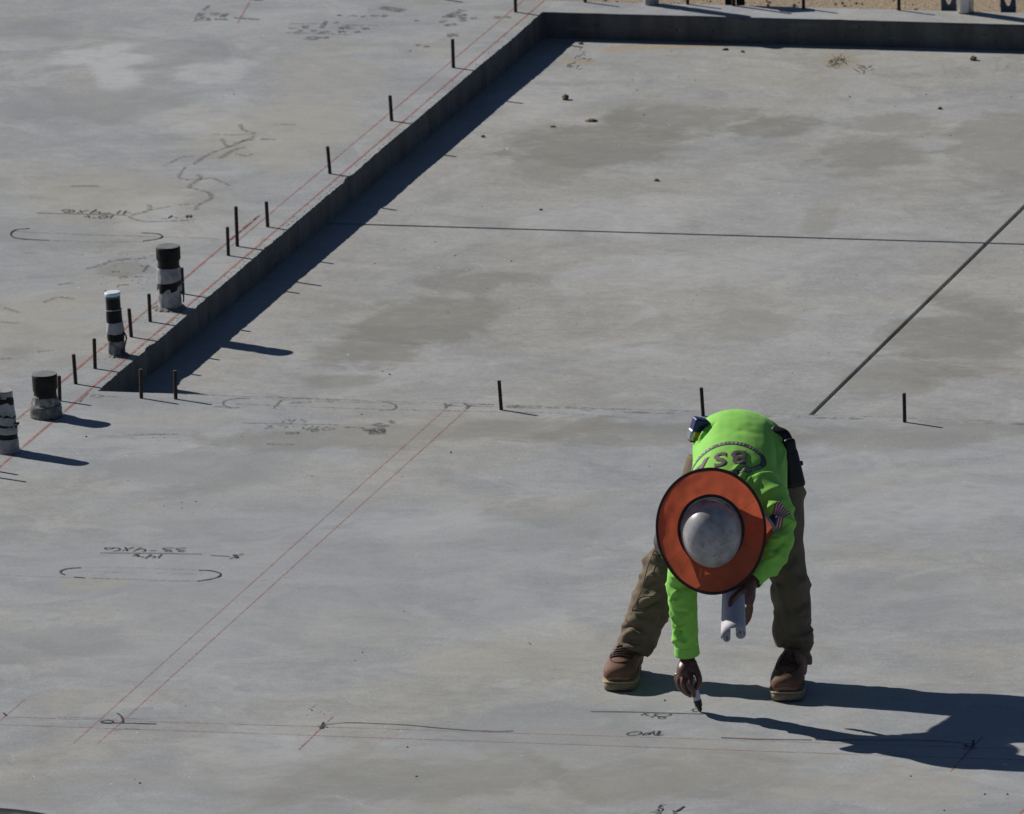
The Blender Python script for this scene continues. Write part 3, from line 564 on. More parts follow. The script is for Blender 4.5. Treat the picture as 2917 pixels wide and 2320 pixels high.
sleeve('tape_band', M['black_tape'], e, 0.0412, 0.0400, 0.198, 0.222, 0.008, -0.008, 1.2, 0.001, False); sleeve('wrap_band', M['white_tape'], e, 0.0445, 0.0405, 0.148, 0.204, 0.012, 0.006, 3.6, 0.003, False, seed=12)
sleeve('wrap_band', M['white_tape'], e, 0.047, 0.0435, 0.105, 0.158, 0.010, 0.012, 3.4, 0.003, False, seed=13); sleeve('tape_band', M['black_tape'], e, 0.0462, 0.0455, 0.052, 0.085, 0.002, 0.003, 3.2, 0.002, False)
sleeve('wrap_band', M['white_tape'], e, 0.0495, 0.0465, 0.078, 0.114, 0.004, 0.008, 3.4, 0.003, False, seed=14); sleeve('wrap_band', M['white_tape'], e, 0.0500, 0.0480, 0.0, 0.058, 0, 0.004, 3.0, 0.004, False, seed=15)
sleeve('tape_band', M['black_tape'], e, 0.0452, 0.0450, 0.146, 0.158, 0.013, 0.012, 3.5, 0.001, False); sleeve('tape_band', M['black_tape'], e, 0.0478, 0.0476, 0.103, 0.115, 0.011, 0.009, 3.4, 0.001, False)
sleeve('tape_band', M['black_tape'], e, 0.0420, 0.0414, 0.188, 0.214, 0.010, 0.004, 4.4, 0.001, False); tail('tape_tail', M['black_tape'], e, [(0.044, 0.0, 0.115), (0.054, 0.0, 0.118), (0.060, 0.002, 0.112)], 0.004)
p = G(1855, 12); e = empty('pipe_stub', p); tag(e, 'white-wrapped pipe stub on the far ledge casting a wide shadow', 'pipe stub', gP)
sleeve('pipe', M['black_pipe'], e, 0.028, 0.028, -0.01, 0.32); sleeve('wrap_band', M['white_tape'], e, 0.032, 0.033, 0, 0.11, wob=0.003, top=False); sleeve('wrap_band', M['white_tape'], e, 0.033, 0.031, 0.13, 0.24, wob=0.003, top=False); sleeve('cap', M['dark_cap'], e, 0.032, 0.032, 0.28, 0.327)
p = G(2752, 36); e = empty('pipe_stub', p); tag(e, 'bright metal pipe stub on the far ledge at the upper right', 'pipe stub', gP)
sleeve('pipe', M['silver'], e, 0.034, 0.034, -0.01, 0.36, n=48); sleeve('cap', M['silver'], e, 0.037, 0.037, 0.33, 0.37); sleeve('foot_ring', M['clod'], e, 0.0355, 0.0352, -0.003, 0.006, top=False)
p = G(640, -17); e = empty('pipe_stub', p); tag(e, 'pipe stub beyond the top edge casting the dark shadow at the upper left', 'pipe stub', gP)
sleeve('pipe', M['black_pipe'], e, 0.03, 0.03, -0.01, 0.12); sleeve('cap', M['dark_cap'], e, 0.034, 0.034, 0.09, 0.125)

# things beyond the far ledge
p = G(2088, 8); e = empty('black_block', (p.x, 6.74, -0.2), 0.0); e.rotation_euler = (0, 0, PSI); tag(e, 'black two-legged plastic block on the sand behind the far ledge', 'block')
for dx, wd in ((-0.026, 0.028), (0.026, 0.036)):
    bm = bmesh.new(); box(bm, (dx, 0, 0.20), (wd, 0.04, 0.40), None, 0.004); link('leg', mesh_of(bm), M['black_pipe'], e)
bm = bmesh.new(); box(bm, (0, 0, 0.42), (0.11, 0.05, 0.04), None, 0.005); link('top_plate', mesh_of(bm), M['black_pipe'], e)
for px, lab in ((2701, 'blue-grey metal bracket with an oval slot left of the bright pipe'), (2875, 'blue-grey metal bracket with an oval slot at the upper right corner')):
    p = G(px, 24); bm = bmesh.new(); n = 24; out = []; inn = []
    for j in range(n):
        th = 2 * math.pi * j / n; c, s = math.cos(th), math.sin(th)
        out.append((0.033 * math.copysign(abs(c) ** 0.25, c), 0.14 + 0.14 * math.copysign(abs(s) ** 0.25, s)))
        inn.append((0.0165 * math.copysign(abs(c) ** 0.9, c) * (1.0 if s > 0 else 1 - 0.35 * (-s)), 0.255 + (0.042 if s < 0 else 0.016) * s))
    for y0 in (0.0,):
        A = [bm.verts.new((x, -0.0025, z)) for x, z in out]; B = [bm.verts.new((x, -0.0025, z)) for x, z in inn]
        A2 = [bm.verts.new((x, 0.0025, z)) for x, z in out]; B2 = [bm.verts.new((x, 0.0025, z)) for x, z in inn]
        for j in range(n):
            k = (j + 1) % n
            bm.faces.new((A[j], A[k], B[k], B[j])); bm.faces.new((A2[k], A2[j], B2[j], B2[k])); bm.faces.new((A[k], A[j], A2[j], A2[k])); bm.faces.new((B[j], B[k], B2[k], B2[j]))
    o = link('bracket', mesh_of(bm), M['blue_steel']); o.location = (p.x, 6.73, -0.2); o.rotation_euler = (0, 0, PSI); tag(o, lab, 'bracket', 'slotted brackets behind the far ledge')

# hose at the lower left corner
bm = bmesh.new(); hp = [G(-420, 2350), G(-150, 2361), G(0, 2372), G(70, 2379), G(150, 2394), G(300, 2440), G(460, 2520)]
tube(bm, [(q.x, q.y, 0.045) for q in hp], [0.045] * len(hp), 20, (0, 0, 1), 10)
o = link('black_hose', mesh_of(bm, 'h', True), M['hose']); tag(o, 'thick black rubber hose lying across the lower left corner', 'hose')

# ------------------------------------------------------------------ dirt
def clod(px, py, z, r, label, flat=0.7, seed=0, long=1.0):
    p = G(px, py, z); bm = bmesh.new(); bmesh.ops.create_icosphere(bm, subdivisions=3, radius=1)
    for v in bm.verts:
        k = 1 + 0.45 * noise.noise(v.co * 1.3 + Vector((seed, 0, 0))) + 0.2 * noise.noise(v.co * 3.5 + Vector((0, seed, 0)))
        v.co = Vector((v.co.x * r * k * long, v.co.y * r * k, max(v.co.z * r * k * flat + r * flat * 0.6, -0.001)))
    o = link('dirt_clod', mesh_of(bm, 'clod', False), M['clod']); o.location = p; o.rotation_euler = (0, 0, PSI)
    tag(o, label, 'dirt clod', 'dirt clods on the recessed floor')
zf = -STEP
clod(1610, 284, zf, 0.014, 'largest round tan dirt clod on the recessed floor near the top', 1.0, 1)
clod(1684, 346, zf, 0.017, 'wide crumbly dirt clod below the round one', 0.4, 2, 1.3)
clod(1575, 362, zf, 0.009, 'small flat dirt clod left of the crumbly one', 0.4, 3, 1.5)
clod(2773, 172, zf, 0.013, 'pointed tan dirt clod under the far ledge at the upper right', 0.9, 4)
clod(2066, 143, zf, 0.009, 'left of two small clods at the edge of the far ledge shadow', 0.6, 5, 1.3)
clod(2115, 149, zf, 0.008, 'right of two small clods at the edge of the far ledge shadow', 0.6, 6)
clod(1655, 126, zf, 0.008, 'small dark clod at the inner far corner of the shadow', 0.6, 7, 1.3)
clod(1870, 516, zf, 0.009, 'dark clod midway up the recessed floor above the cross joint', 0.7, 8)
clod(2677, 311, zf, 0.009, 'small dark clod at the upper right of the recessed floor', 0.7, 9)
clod(1541, 599, zf, 0.006, 'tiny dark clod just above the cross joint', 0.7, 10)
clod(1376, 391, zf, 0.008, 'small dark clod right of the left step shadow', 0.7, 11)
def crumbs(name, pts, mat, label, cat):
    V = []; F = []
    for (p, r) in pts:
        b = len(V); a0 = random.uniform(0, 3)
        for k, (x, y, z) in enumerate(((1, 0, 0.35), (0, 1, 0.3), (-1, 0, 0.35), (0, -1, 0.3), (0, 0, 1.0), (0, 0, -0.2))):
            s = r * random.uniform(0.6, 1.25); c, sn = math.cos(a0), math.sin(a0)
            V.append((p.x + (x * c - y * sn) * s, p.y + (x * sn + y * c) * s, p.z + max(z * s, 0) * 0.9))
        for q in ((0, 1, 4), (1, 2, 4), (2, 3, 4), (3, 0, 4), (1, 0, 5), (2, 1, 5), (3, 2, 5), (0, 3, 5)): F.append(tuple(b + i for i in q))
    return tag(link(name, pyd(name, V, F), mat), label, cat, kind='stuff')
pts = []
for (px, py) in [(1801, 229), (1933, 219), (1815, 258), (1152, 712), (1456, 745), (1068, 752), (1296, 729), (1436, 426), (1849, 389), (1835, 328), (2724, 223), (2627, 391), (2707, 387), (2638, 270), (2354, 261), (2551, 304), (2106, 526), (1276, 890), (1513, 816), (1090, 1059), (2257, 1063), (1337, 962), (1110, 1068), (2880, 277), (2870, 192), (1980, 230), (2420, 277), (2460, 210), (1480, 880), (1240, 690)]:
    pts.append((G(px, py, zf), random.uniform(0.003, 0.0055)))
for _ in range(240):
    px, py = random.uniform(1300, 2917), random.uniform(140, 1100); p = G(px, py, zf)
    if 0.35 < p.x < 8 and 0.1 < p.y < 6.3: pts.append((p, random.uniform(0.0008, 0.0026)))
crumbs('grit', pts, M['grit'], 'dark grit scattered over the recessed floor', 'grit')
pts = []
for (px, py) in [(558, 1430), (1151, 1742), (1032, 1860), (1010, 1882), (1507, 1833), (1511, 1836), (854, 2245), (384, 2221), (888, 2025), (666, 270), (398, 2232), (1186, 2213), (1160, 2130), (2690, 2310), (2870, 2264), (2595, 2212), (888, 1357), (1285, 1290), (1030, 1182), (580, 1100), (606, 1106), (300, 830), (245, 1245), (2805, 2264), (1850, 1330), (1893, 1997)]:
    pts.append((G(px, py), random.uniform(0.003, 0.006)))
for cx, cy, k, sx, sy in ((887, 2022, 22, 45, 14), (470, 2010, 10, 40, 12), (560, 1460, 8, 60, 12), (400, 740, 40, 70, 20), (360, 790, 40, 60, 14), (420, 900, 18, 60, 12), (300, 1020, 16, 40, 8), (100, 1200, 26, 70, 10), (420, 1245, 20, 90, 8), (1100, 1300, 20, 250, 60)):
    for _ in range(k): pts.append((G(random.gauss(cx, sx), random.gauss(cy, sy)), random.uniform(0.001, 0.0032)))
for _ in range(420):
    p = G(random.uniform(0, 2917), random.uniform(0, 2320))
    if p.y < -0.15 or (p.x < -0.25): pts.append((p, random.uniform(0.0006, 0.002)))
crumbs('grit', [q for q in pts if q[0].y < -0.02 or q[0].x < -0.02], M['grit'], 'fine dark grit scattered over the slab', 'grit')
pts = []                                          # crumbs of broken edge lying along the recess rim
for _ in range(420): pts.append((Vector((-abs(random.gauss(0, 0.018)) - 0.004, random.uniform(0.02, YB), 0)), random.uniform(0.001, 0.0035)))
crumbs('edge_crumbs', pts, M['mortar'], 'broken concrete crumbs along the left recess rim', 'crumbs')
def straw(px, py, n, spread, label):
    c = G(px, py, zf); V = []; F = []
    for _ in range(n):
        a = random.uniform(0, 6.28); L = random.uniform(0.012, 0.035); q = c + Vector((random.gauss(0, spread), random.gauss(0, spread * 2.2), 0)); d = Vector((math.cos(a), math.sin(a), 0)) * L; s = Vector((-d.y, d.x, 0)).normalized() * 0.0013
        z0, z1 = random.uniform(0.002, 0.008), random.uniform(0.002, 0.02); b = len(V)
        V += [q - s + Vector((0, 0, z0)), q + s + Vector((0, 0, z0)), q + d + s * 0.4 + Vector((0, 0, z1)), q + d - s * 0.4 + Vector((0, 0, z1)), q + Vector((0, 0, z0 + 0.004)), q + d + Vector((0, 0, z1 + 0.002))]
        F += [(b, b + 1, b + 2, b + 3), (b, b + 4, b + 5, b + 3), (b + 4, b + 1, b + 2, b + 5)]
    tag(link('straw_clump', pyd('straw', V, F), M['straw']), label, 'straw', 'dry straw clumps on the recessed floor', 'stuff')
straw(2388, 178, 30, 0.024, 'larger tan straw clump below the far ledge'); straw(2452, 201, 9, 0.018, 'smaller straw wisp right of the larger clump'); straw(1645, 178, 10, 0.03, 'thin line of straw near the far recess corner')
pts = []
for _ in range(160):
    px = random.uniform(1600, 2917); p = G(px, random.uniform(-40, 30), -0.2)
    if p.y > YF + 0.1: pts.append((p, random.uniform(0.003, 0.012)))
crumbs('sand_pebbles', pts, M['clod'], 'pebbles and clods on the sand behind the far ledge', 'pebbles')

# ================================================================== the worker
OP = G(2020, 1955)
person = empty('person', OP, PSI)
tag(person, 'worker in lime long-sleeved shirt and orange-brimmed hard hat bending down to write', 'person')
Mi = (Matrix.Translation(OP) @ Matrix.Rotation(PSI, 4, 'Z')).inverted()
CPL = Mi @ CP
def rayl(px, py): return (Mi.to_3x3() @ ray(px, py)).normalized()
def L(px, py, a):                                 # body landmark: bearing measured in the photo, own depth a (m behind the toe line)
    d = rayl(px, py); t = (a - CPL.y) / d.y; return CPL + d * t
def Lg(px, py): return Mi @ G(px, py)

def fabric(name, c, c2, rough=0.85, weave=900, bump=0.0006, scale=9):
    t = NT(name); o = t.obj(); f, _ = t.noise(o, scale, 4, 0.6); g, _ = t.noise(o, weave, 2, 0.5)
    t.base(t.mix(t.ramp(f, 0.3, 0.72), c, c2)); t.set(Roughness=rough); t.b.inputs['Specular IOR Level'].default_value = 0.15
    t.bump(g, 0.35, bump); return t.m
M['lime'] = fabric('lime_knit', (0.25, 0.60, 0.095), (0.22, 0.54, 0.08))
for q_ in M['lime'].node_tree.nodes:
    if q_.type == 'BSDF_PRINCIPLED': q_.inputs['Sheen Weight'].default_value = 0.08; q_.inputs['Roughness'].default_value = 0.7
M['khaki'] = fabric('brown_canvas', (0.165, 0.128, 0.089), (0.124, 0.096, 0.068), scale=14)
M['skin'] = simple('brown_skin', (0.112, 0.046, 0.029), (0.085, 0.036, 0.024), 0.38, 60, bump=0.0012, spec=0.5)
M['leather'] = simple('tan_leather', (0.185, 0.088, 0.058), (0.125, 0.066, 0.048), 0.72, 22, bump=0.0015, spec=0.22)
M['toe_leather'] = simple('scuffed_leather', (0.26, 0.165, 0.11), (0.19, 0.125, 0.09), 0.8, 30, bump=0.0015, spec=0.2)
M['sole'] = simple('crepe_sole', (0.24, 0.175, 0.105), (0.16, 0.12, 0.08), 0.85, 30, bump=0.0015)
M['welt'] = simple('pale_welt', (0.38, 0.30, 0.20), (0.28, 0.22, 0.15), 0.7, 50)
M['lace'] = simple('brown_lace', (0.055, 0.028, 0.018), (0.04, 0.02, 0.014), 0.6, 80)
M['seam'] = simple('dark_seam', (0.05, 0.028, 0.02), (0.035, 0.02, 0.015), 0.8, 80)
M['black_cloth'] = simple('black_leather', (0.009, 0.009, 0.010), (0.006, 0.006, 0.007), 0.5, 40)
t = NT('hard_hat_shell'); o_ = t.obj(); f, _ = t.noise(o_, 16, 6, 0.62); g, _ = t.noise(o_, 70, 4, 0.6); h, _ = t.noise(t.mapping(o_, (8, 60, 8)), 3, 3, 0.6)
c = t.mix(t.ramp(f, 0.38, 0.68), (0.36, 0.358, 0.372), (0.22, 0.215, 0.215)); c = t.mix(t.math('MULTIPLY', t.ramp(g, 0.55, 0.70), 0.6), c, (0.14, 0.13, 0.125)); c = t.mix(t.math('MULTIPLY', t.ramp(h, 0.66, 0.72), 0.4), c, (0.58, 0.57, 0.56))
t.base(c); t.set(Roughness=t.ramp(f, 0.3, 0.7, 0.24, 0.42)); t.b.inputs['Specular IOR Level'].default_value = 0.5; M['shell'] = t.m
# thin dyed nylon: part of the sunlight behind it comes through
t = NT('orange_nylon'); f, _ = t.noise(t.obj(), 14, 5, 0.6); oc = t.mix(t.ramp(f, 0.3, 0.7), (0.44, 0.092, 0.042), (0.37, 0.078, 0.038)); t.base(oc); t.set(Roughness=0.7)
tr = t.n('BsdfTranslucent'); t.l(oc, tr.inputs[0]); mx = t.n('MixShader'); mx.inputs[0].default_value = 0.42
t.l(t.b.outputs[0], mx.inputs[1]); t.l(tr.outputs[0], mx.inputs[2]); t.l(mx.outputs[0], t.out.inputs[0]); M['orange'] = t.m
M['binding'] = simple('dark_binding', (0.035, 0.021, 0.018), (0.025, 0.016, 0.014), 0.8, 60)
M['reflect'] = simple('grey_reflective_hem', (0.22, 0.24, 0.25), (0.16, 0.17, 0.18), 0.4, 40)
M['strap'] = simple('grey_strap', (0.20, 0.20, 0.22), (0.14, 0.14, 0.155), 0.6, 40)
M['hair'] = simple('dark_hair', (0.012, 0.010, 0.009), (0.02, 0.016, 0.014), 0.6, 90)
M['ink'] = simple('print_charcoal', (0.06, 0.058, 0.06), (0.095, 0.09, 0.095), 0.7, 60)
M['print_red'] = simple('print_red', (0.42, 0.16, 0.13), (0.36, 0.14, 0.11), 0.7, 60)
M['print_pale'] = simple('print_pale', (0.50, 0.55, 0.48), (0.42, 0.47, 0.40), 0.7, 60)
M['flag_red'] = simple('flag_red', (0.30, 0.035, 0.04), (0.26, 0.03, 0.035), 0.7, 60)
M['flag_white'] = simple('flag_white', (0.55, 0.50, 0.50), (0.48, 0.44, 0.44), 0.7, 60)
M['flag_blue'] = simple('flag_blue', (0.02, 0.028, 0.08), (0.015, 0.02, 0.06), 0.7, 60)

rng = random.Random(11)
def wrinkles(pts, rads, n, t0, t1, amp, wd, ref, twist=0.6, side=None):
    """folds wrapping obliquely round a sleeve or trouser leg"""
    P = [Vector(q[:3]) for q in catmull([tuple(p) for p in pts], 10)]; R = [q for q in np.interp(np.linspace(0, 1, len(P)), np.linspace(0, 1, len(rads)), [np.mean(r) for r in rads])]
    out = []; ref = Vector(ref)
    for _ in range(n):
        t = rng.uniform(t0, t1); ph = rng.uniform(0, 6.28) if side is None else rng.gauss(side, 1.0); span = rng.uniform(0.9, 2.2); dt = rng.uniform(-twist, twist) * 0.12; pl = []
        for k in range(7):
            u = k / 6; i = int(np.clip((t + dt * (u - 0.5)) * (len(P) - 1), 1, len(P) - 2)); tg = (P[i + 1] - P[i - 1]).normalized(); a = (ref - tg * tg.dot(ref)).normalized(); b = tg.cross(a); th = ph + span * (u - 0.5)
            pl.append(P[i] + (a * math.cos(th) + b * math.sin(th)) * R[i])
        out.append((pl, wd * rng.uniform(0.7, 1.4), amp * rng.uniform(0.5, 1.2) * rng.choice((1, 1, -1))))
    return out

# ---- key stations -------------------------------------------------
def xz(px, z): return (px - 2020) / 773.6 + 0.041 * z
torso = [Vector((xz(2116, .84), .36, .823)), Vector((xz(2112, .86), .27, .838)), Vector((xz(2106, .83), .11, .797)), Vector((xz(2100, .77), -.03, .752)), Vector((xz(2090, .72), -.15, .700)), Vector((xz(2072, .69), -.24, .670))]
torso_r = [(.162, .112), (.178, .132), (.176, .134), (.180, .124), (.170, .104), (.085, .075)]
armR = [L(2010, 1425, -.14), L(1975, 1475, -.20), L(1952, 1560, -.28), L(1944, 1655, -.33), L(1948, 1760, -.325), L(1957, 1858, -.305)]
armR_r = [.085, .074, .064, .056, .051, .043]
armL = [L(2155, 1400, -.08), L(2200, 1450, -.16), L(2213, 1510, -.23), L(2210, 1562, -.28), L(2180, 1610, -.33), L(2146, 1648, -.375)]
armL_r = [.098, .076, .062, .057, .050, .036]
pelvis = [Vector((xz(2116, .85), .30, .885)), Vector((xz(2116, .8), .31, .815)), Vector((xz(2112, .72), .28, .725)), Vector((xz(2105, .68), .25, .685))]
pelvis_r = [(.150, .105), (.165, .125), (.150, .125), (.10, .09)]
legR = [L(2040, 1325, .26), L(1985, 1460, .23), L(1912, 1600, .18), L(1868, 1690, .17), L(1838, 1765, .160), L(1802, 1856, .135)]
legR_r = [.112, .096, .080, .074, .077, .062]
legL = [L(2192, 1330, .27), L(2222, 1460, .19), L(2241, 1600, .12), L(2252, 1700, .07), L(2262, 1790, .04), L(2276, 1845, .015), L(2275, 1893, -.005)]
legL_r = [.112, .090, .069, .074, .066, .052, .050]
head_c = L(2034, 1530, -.345); HA = Vector((0.0, -0.985, 0.03)).normalized()      # crown points at the viewer, face at the ground

def hits(me):
    bv = BVHTree.FromPolygons([v.co for v in me.vertices], [tuple(p.vertices) for p in me.polygons])
    def hit(px, py):
        h = bv.ray_cast(CPL, rayl(px, py)); return h[0], h[1]
    return bv, hit
# ---- trousers
bm = bmesh.new(); tube(bm, pelvis, pelvis_r, 28, (1, 0, 0), 6)
tube(bm, legR, legR_r, 26, (1, 0, 0), 8); tube(bm, legL, legL_r, 26, (1, 0, 0), 8)
fl = [L(2226, 1720, .05), L(2223, 1790, .035), L(2226, 1840, .03)]; tube(bm, fl, [(.028, .05), (.032, .055), (.022, .045)], 16, (1, 0, 0), 5)   # slack cloth hanging inside the calf
me = remesh(bm, 0.0055, 5)
_, hit_t = hits(me); sg_t = []
for pl, wd, am in [
    ([(1862, 1585), (1875, 1578), (1890, 1590)], .008, -.016), ([(1855, 1600), (1868, 1592), (1885, 1605)], .008, .012), ([(1838, 1650), (1858, 1640), (1880, 1655)], .010, .013), ([(1832, 1672), (1855, 1662), (1885, 1648)], .008, -.013),
    ([(1822, 1715), (1850, 1705), (1890, 1680)], .010, .015), ([(1820, 1735), (1850, 1728), (1895, 1702)], .009, -.013), ([(1815, 1752), (1840, 1745), (1870, 1730)], .008, .010), ([(1775, 1768), (1795, 1762), (1815, 1772)], .010, .018), ([(1772, 1790), (1795, 1785), (1830, 1800)], .009, -.016),
    ([(1775, 1812), (1800, 1800), (1840, 1815)], .010, .015), ([(1772, 1832), (1795, 1826), (1830, 1836)], .008, -.012), ([(1776, 1848), (1800, 1842), (1832, 1852)], .008, .010), ([(1850, 1800), (1865, 1770), (1885, 1740)], .010, .010),
    ([(2205, 1640), (2230, 1720), (2238, 1800)], .012, .010), ([(2222, 1660), (2245, 1740), (2250, 1800)], .010, -.010), ([(2250, 1830), (2285, 1822), (2312, 1808)], .010, .016), ([(2245, 1850), (2280, 1846), (2312, 1836)], .009, -.014), ([(2240, 1868), (2275, 1866), (2310, 1862)], .009, .010), ([(2250, 1560), (2270, 1600), (2300, 1640)], .012, -.009)]:
    q = [c_ for c_ in (hit_t(*t_)[0] for t_ in pl) if c_ is not None]
    if len(q) > 1: sg_t.append((q, wd, am))
fold(me, sg_t)
sg = wrinkles(legR, legR_r, 34, .42, .96, .0105, .0145, (1, 0, 0)) + wrinkles(legL, legL_r, 32, .42, .96, .0100, .0145, (1, 0, 0)) + wrinkles(legR, legR_r, 14, .1, .5, .011, .016, (1, 0, 0)) + wrinkles(legL, legL_r, 14, .1, .5, .011, .016, (1, 0, 0))
for py, am in ((1770, .010), (1812, .009), (1842, .006)):                           # stacked folds above the boot
    c0 = L(1770, py, .10); sg.append(([c0, L(1800, py + 8, .08), L(1840, py - 4, .09)], .010, am)); sg.append(([L(1772, py + 14, .10), L(1810, py + 22, .08), L(1850, py + 12, .10)], .008, -am * .8))
for py, am in ((1815, .008), (1850, .007)):
    sg.append(([L(2220, py, .0), L(2265, py + 8, -.04), L(2318, py - 12, .0)], .010, am)); sg.append(([L(2235, py + 16, -.01), L(2270, py + 22, -.05), L(2318, py + 10, .0)], .008, -am * .8))
sg += wrinkles(legR, legR_r, 36, .4, .97, .0045, .007, (1, 0, 0), 1.4) + wrinkles(legL, legL_r, 34, .4, .97, .0045, .007, (1, 0, 0), 1.4)
fold(me, sg); noise_push(me, 30, .0012)
trousers = link('trousers', me, M['khaki'], person)
bm = bmesh.new()                                                                   # cargo flap seam along the lit leg
tube(bm, [L(1868, 1560, .13), L(1845, 1615, .12), L(1828, 1680, .115), L(1800, 1740, .11)], [.0022] * 4, 6, (0, 1, 0), 5); link('side_seam', mesh_of(bm, 's', True), M['khaki'], trousers)

# ---- shirt
bm = bmesh.new(); tube(bm, torso, torso_r, 32, (.98, 0, -.20), 7, power=2.0)
tube(bm, armR, armR_r, 24, (1, 0, 0), 8); tube(bm, armL, armL_r, 24, (1, 0, 0), 8)
me = remesh(bm, 0.005, 22)
bv, hit = hits(me)
def on(*pp): return [q for q in (hit(*p)[0] for p in pp) if q is not None]
sg = wrinkles(armR, armR_r, 26, .35, .93, .0085, .013, (1, 0, 0), 1.0) + wrinkles(armL, armL_r, 24, .35, .92, .0085, .013, (1, 0, 0), 1.0) + wrinkles(armR, armR_r, 10, .1, .4, .010, .014, (1, 0, 0)) + wrinkles(armL, armL_r, 10, .1, .4, .010, .014, (1, 0, 0))
for pl, wd, am in [
    ([(2004, 1215), (1992, 1245), (1982, 1275)], .006, -.008), ([(2038, 1203), (2010, 1235), (1985, 1272)], .006, -.007), ([(2020, 1212), (2000, 1240), (1984, 1268)], .006, .006),
    ([(2085, 1345), (2105, 1325), (2120, 1318)], .006, .008), ([(2100, 1355), (2112, 1335), (2128, 1325)], .005, -.008), ([(2108, 1362), (2120, 1340), (2132, 1330)], .006, .009), ([(2120, 1375), (2130, 1352), (2140, 1340)], .006, -.008), ([(2124, 1378), (2138, 1355)], .005, .008), ([(2148, 1385), (2158, 1365)], .005, .009), ([(2140, 1400), (2160, 1372)], .007, -.008),
    ([(2195, 1520), (2220, 1505), (2245, 1490)], .008, -.007), ([(2185, 1550), (2215, 1540), (2245, 1520)], .008, .007), ([(2180, 1570), (2210, 1565), (2235, 1545)], .007, -.007), ([(2180, 1600), (2205, 1590), (2222, 1572)], .007, .006), ([(2192, 1490), (2205, 1470), (2212, 1450)], .008, -.006),
    ([(1912, 1640), (1940, 1650), (1975, 1630)], .008, .008), ([(1908, 1668), (1930, 1680), (1965, 1672)], .007, -.009), ([(1910, 1705), (1925, 1715), (1945, 1700)], .007, .008), ([(1918, 1735), (1935, 1745), (1960, 1740)], .007, -.007), ([(1922, 1790), (1935, 1806), (1948, 1795)], .006, -.010), ([(1920, 1778), (1938, 1790), (1952, 1780)], .006, .008), ([(1925, 1822), (1950, 1830), (1978, 1815)], .007, .006),
    ([(2050, 1215), (2100, 1225), (2160, 1235)], .020, -.003), ([(2205, 1240), (2215, 1290), (2212, 1340)], .012, -.005), ([(2222, 1250), (2235, 1290), (2225, 1330)], .008, .006)]:
    q = on(*pl)
    if len(q) > 1: sg.append((q, wd * 1.15, am * (0.7 if 2080 < pl[0][0] < 2165 and pl[0][1] < 1410 else 1.5)))
sg += wrinkles(armR, armR_r, 30, .45, .95, .0042, .0065, (1, 0, 0), 1.4) + wrinkles(armL, armL_r, 26, .4, .93, .0042, .0065, (1, 0, 0), 1.4)
fold(me, sg); noise_push(me, 26, .0014, 5)
shirt = link('shirt', me, M['lime'], person); bv, hit = hits(me)
# cuffs: a stitched band standing a little proud
for A, R_, nm in ((armR, armR_r, 0), (armL, armL_r, 1)):
    e0, e1 = A[-1], A[-2]; d = (e0 - e1).normalized(); bm = bmesh.new()
    tube(bm, [e0 - d * .030, e0 - d * .012, e0 + d * .008], [R_[-1] + .0015, R_[-1] + .003, R_[-1] + .004], 28, (1, 0, 0), 4, False)
    m2 = mesh_of(bm, 'cuff', True); cu = link('cuff', m2, M['lime'], shirt); so = cu.modifiers.new('s', 'SOLIDIFY'); so.thickness = .0025
# shirt tail hanging over the belt
bm = bmesh.new(); rings = tube(bm, [torso[0] + Vector((0, -.02, .004)), torso[0] + Vector((0, .03, -.012)), torso[0] + Vector((0, .06, -.035))], [(.156, .106), (.158, .11), (.154, .112)], 40, (1, 0, 0), 4, False)
for v in bm.verts: v.co += Vector((0, 0, .004 * noise.noise(v.co * 30)))
ht = link('shirt_tail', mesh_of(bm, 'tail', True), M['lime'], shirt); so = ht.modifiers.new('s', 'SOLIDIFY'); so.thickness = .0025

# ---- prints on the shirt: flat artwork laid onto the cloth
def flat_text(s, size, offset=0.0, shear=0.0, res=3):
    cu = bpy.data.curves.new('txt', 'FONT'); cu.body = s; cu.size = size; cu.offset = offset; cu.shear = shear; cu.align_x = 'CENTER'; cu.align_y = 'CENTER'; cu.resolution_u = res
    o = bpy.data.objects.new('txt', cu); COL.objects.link(o); m = bpy.data.meshes.new_from_object(o.evaluated_get(bpy.context.evaluated_depsgraph_get()))
    bpy.data.objects.remove(o); bpy.data.curves.remove(cu); return m
def lay(bm, C, ex, ey, n, bv, lift, maxlen=.006):
    for _ in range(5):
        es = [e for e in bm.edges if e.calc_length() > maxlen]
        if not es: break
        bmesh.ops.subdivide_edges(bm, edges=es, cuts=1, use_grid_fill=False); bmesh.ops.triangulate(bm, faces=[f for f in bm.faces if len(f.verts) > 3])
    off = []
    for v in bm.verts:
        p = C + ex * v.co.x + ey * v.co.y
        h = bv.ray_cast(p + n * .12, -n)
        if h[0] is None or h[1].dot(n) < .12: off.append(v); v.co = p
        else: v.co = h[0] + h[1] * lift
    if off: bmesh.ops.delete(bm, geom=off, context='VERTS')
def patch(polys, mat, name, fr, lift, parent):
    bm = bmesh.new()
    for poly in polys: bm.faces.new([bm.verts.new((x, y, 0)) for x, y in poly])
    bmesh.ops.triangulate(bm, faces=bm.faces); lay(bm, *fr, bv, lift); return link(name, mesh_of(bm, name, True), mat, parent)
def text_patch(items, mat, name, fr, lift, parent):
    bm = bmesh.new()
    for m, mt in items:
        b2 = bmesh.new(); b2.from_mesh(m); b2.transform(mt); tmp = bpy.data.meshes.new('t'); b2.to_mesh(tmp); b2.free(); bm.from_mesh(tmp); bpy.data.meshes.remove(tmp)
    bmesh.ops.triangulate(bm, faces=bm.faces); lay(bm, *fr, bv, lift); return link(name, mesh_of(bm, name, True), mat, parent)
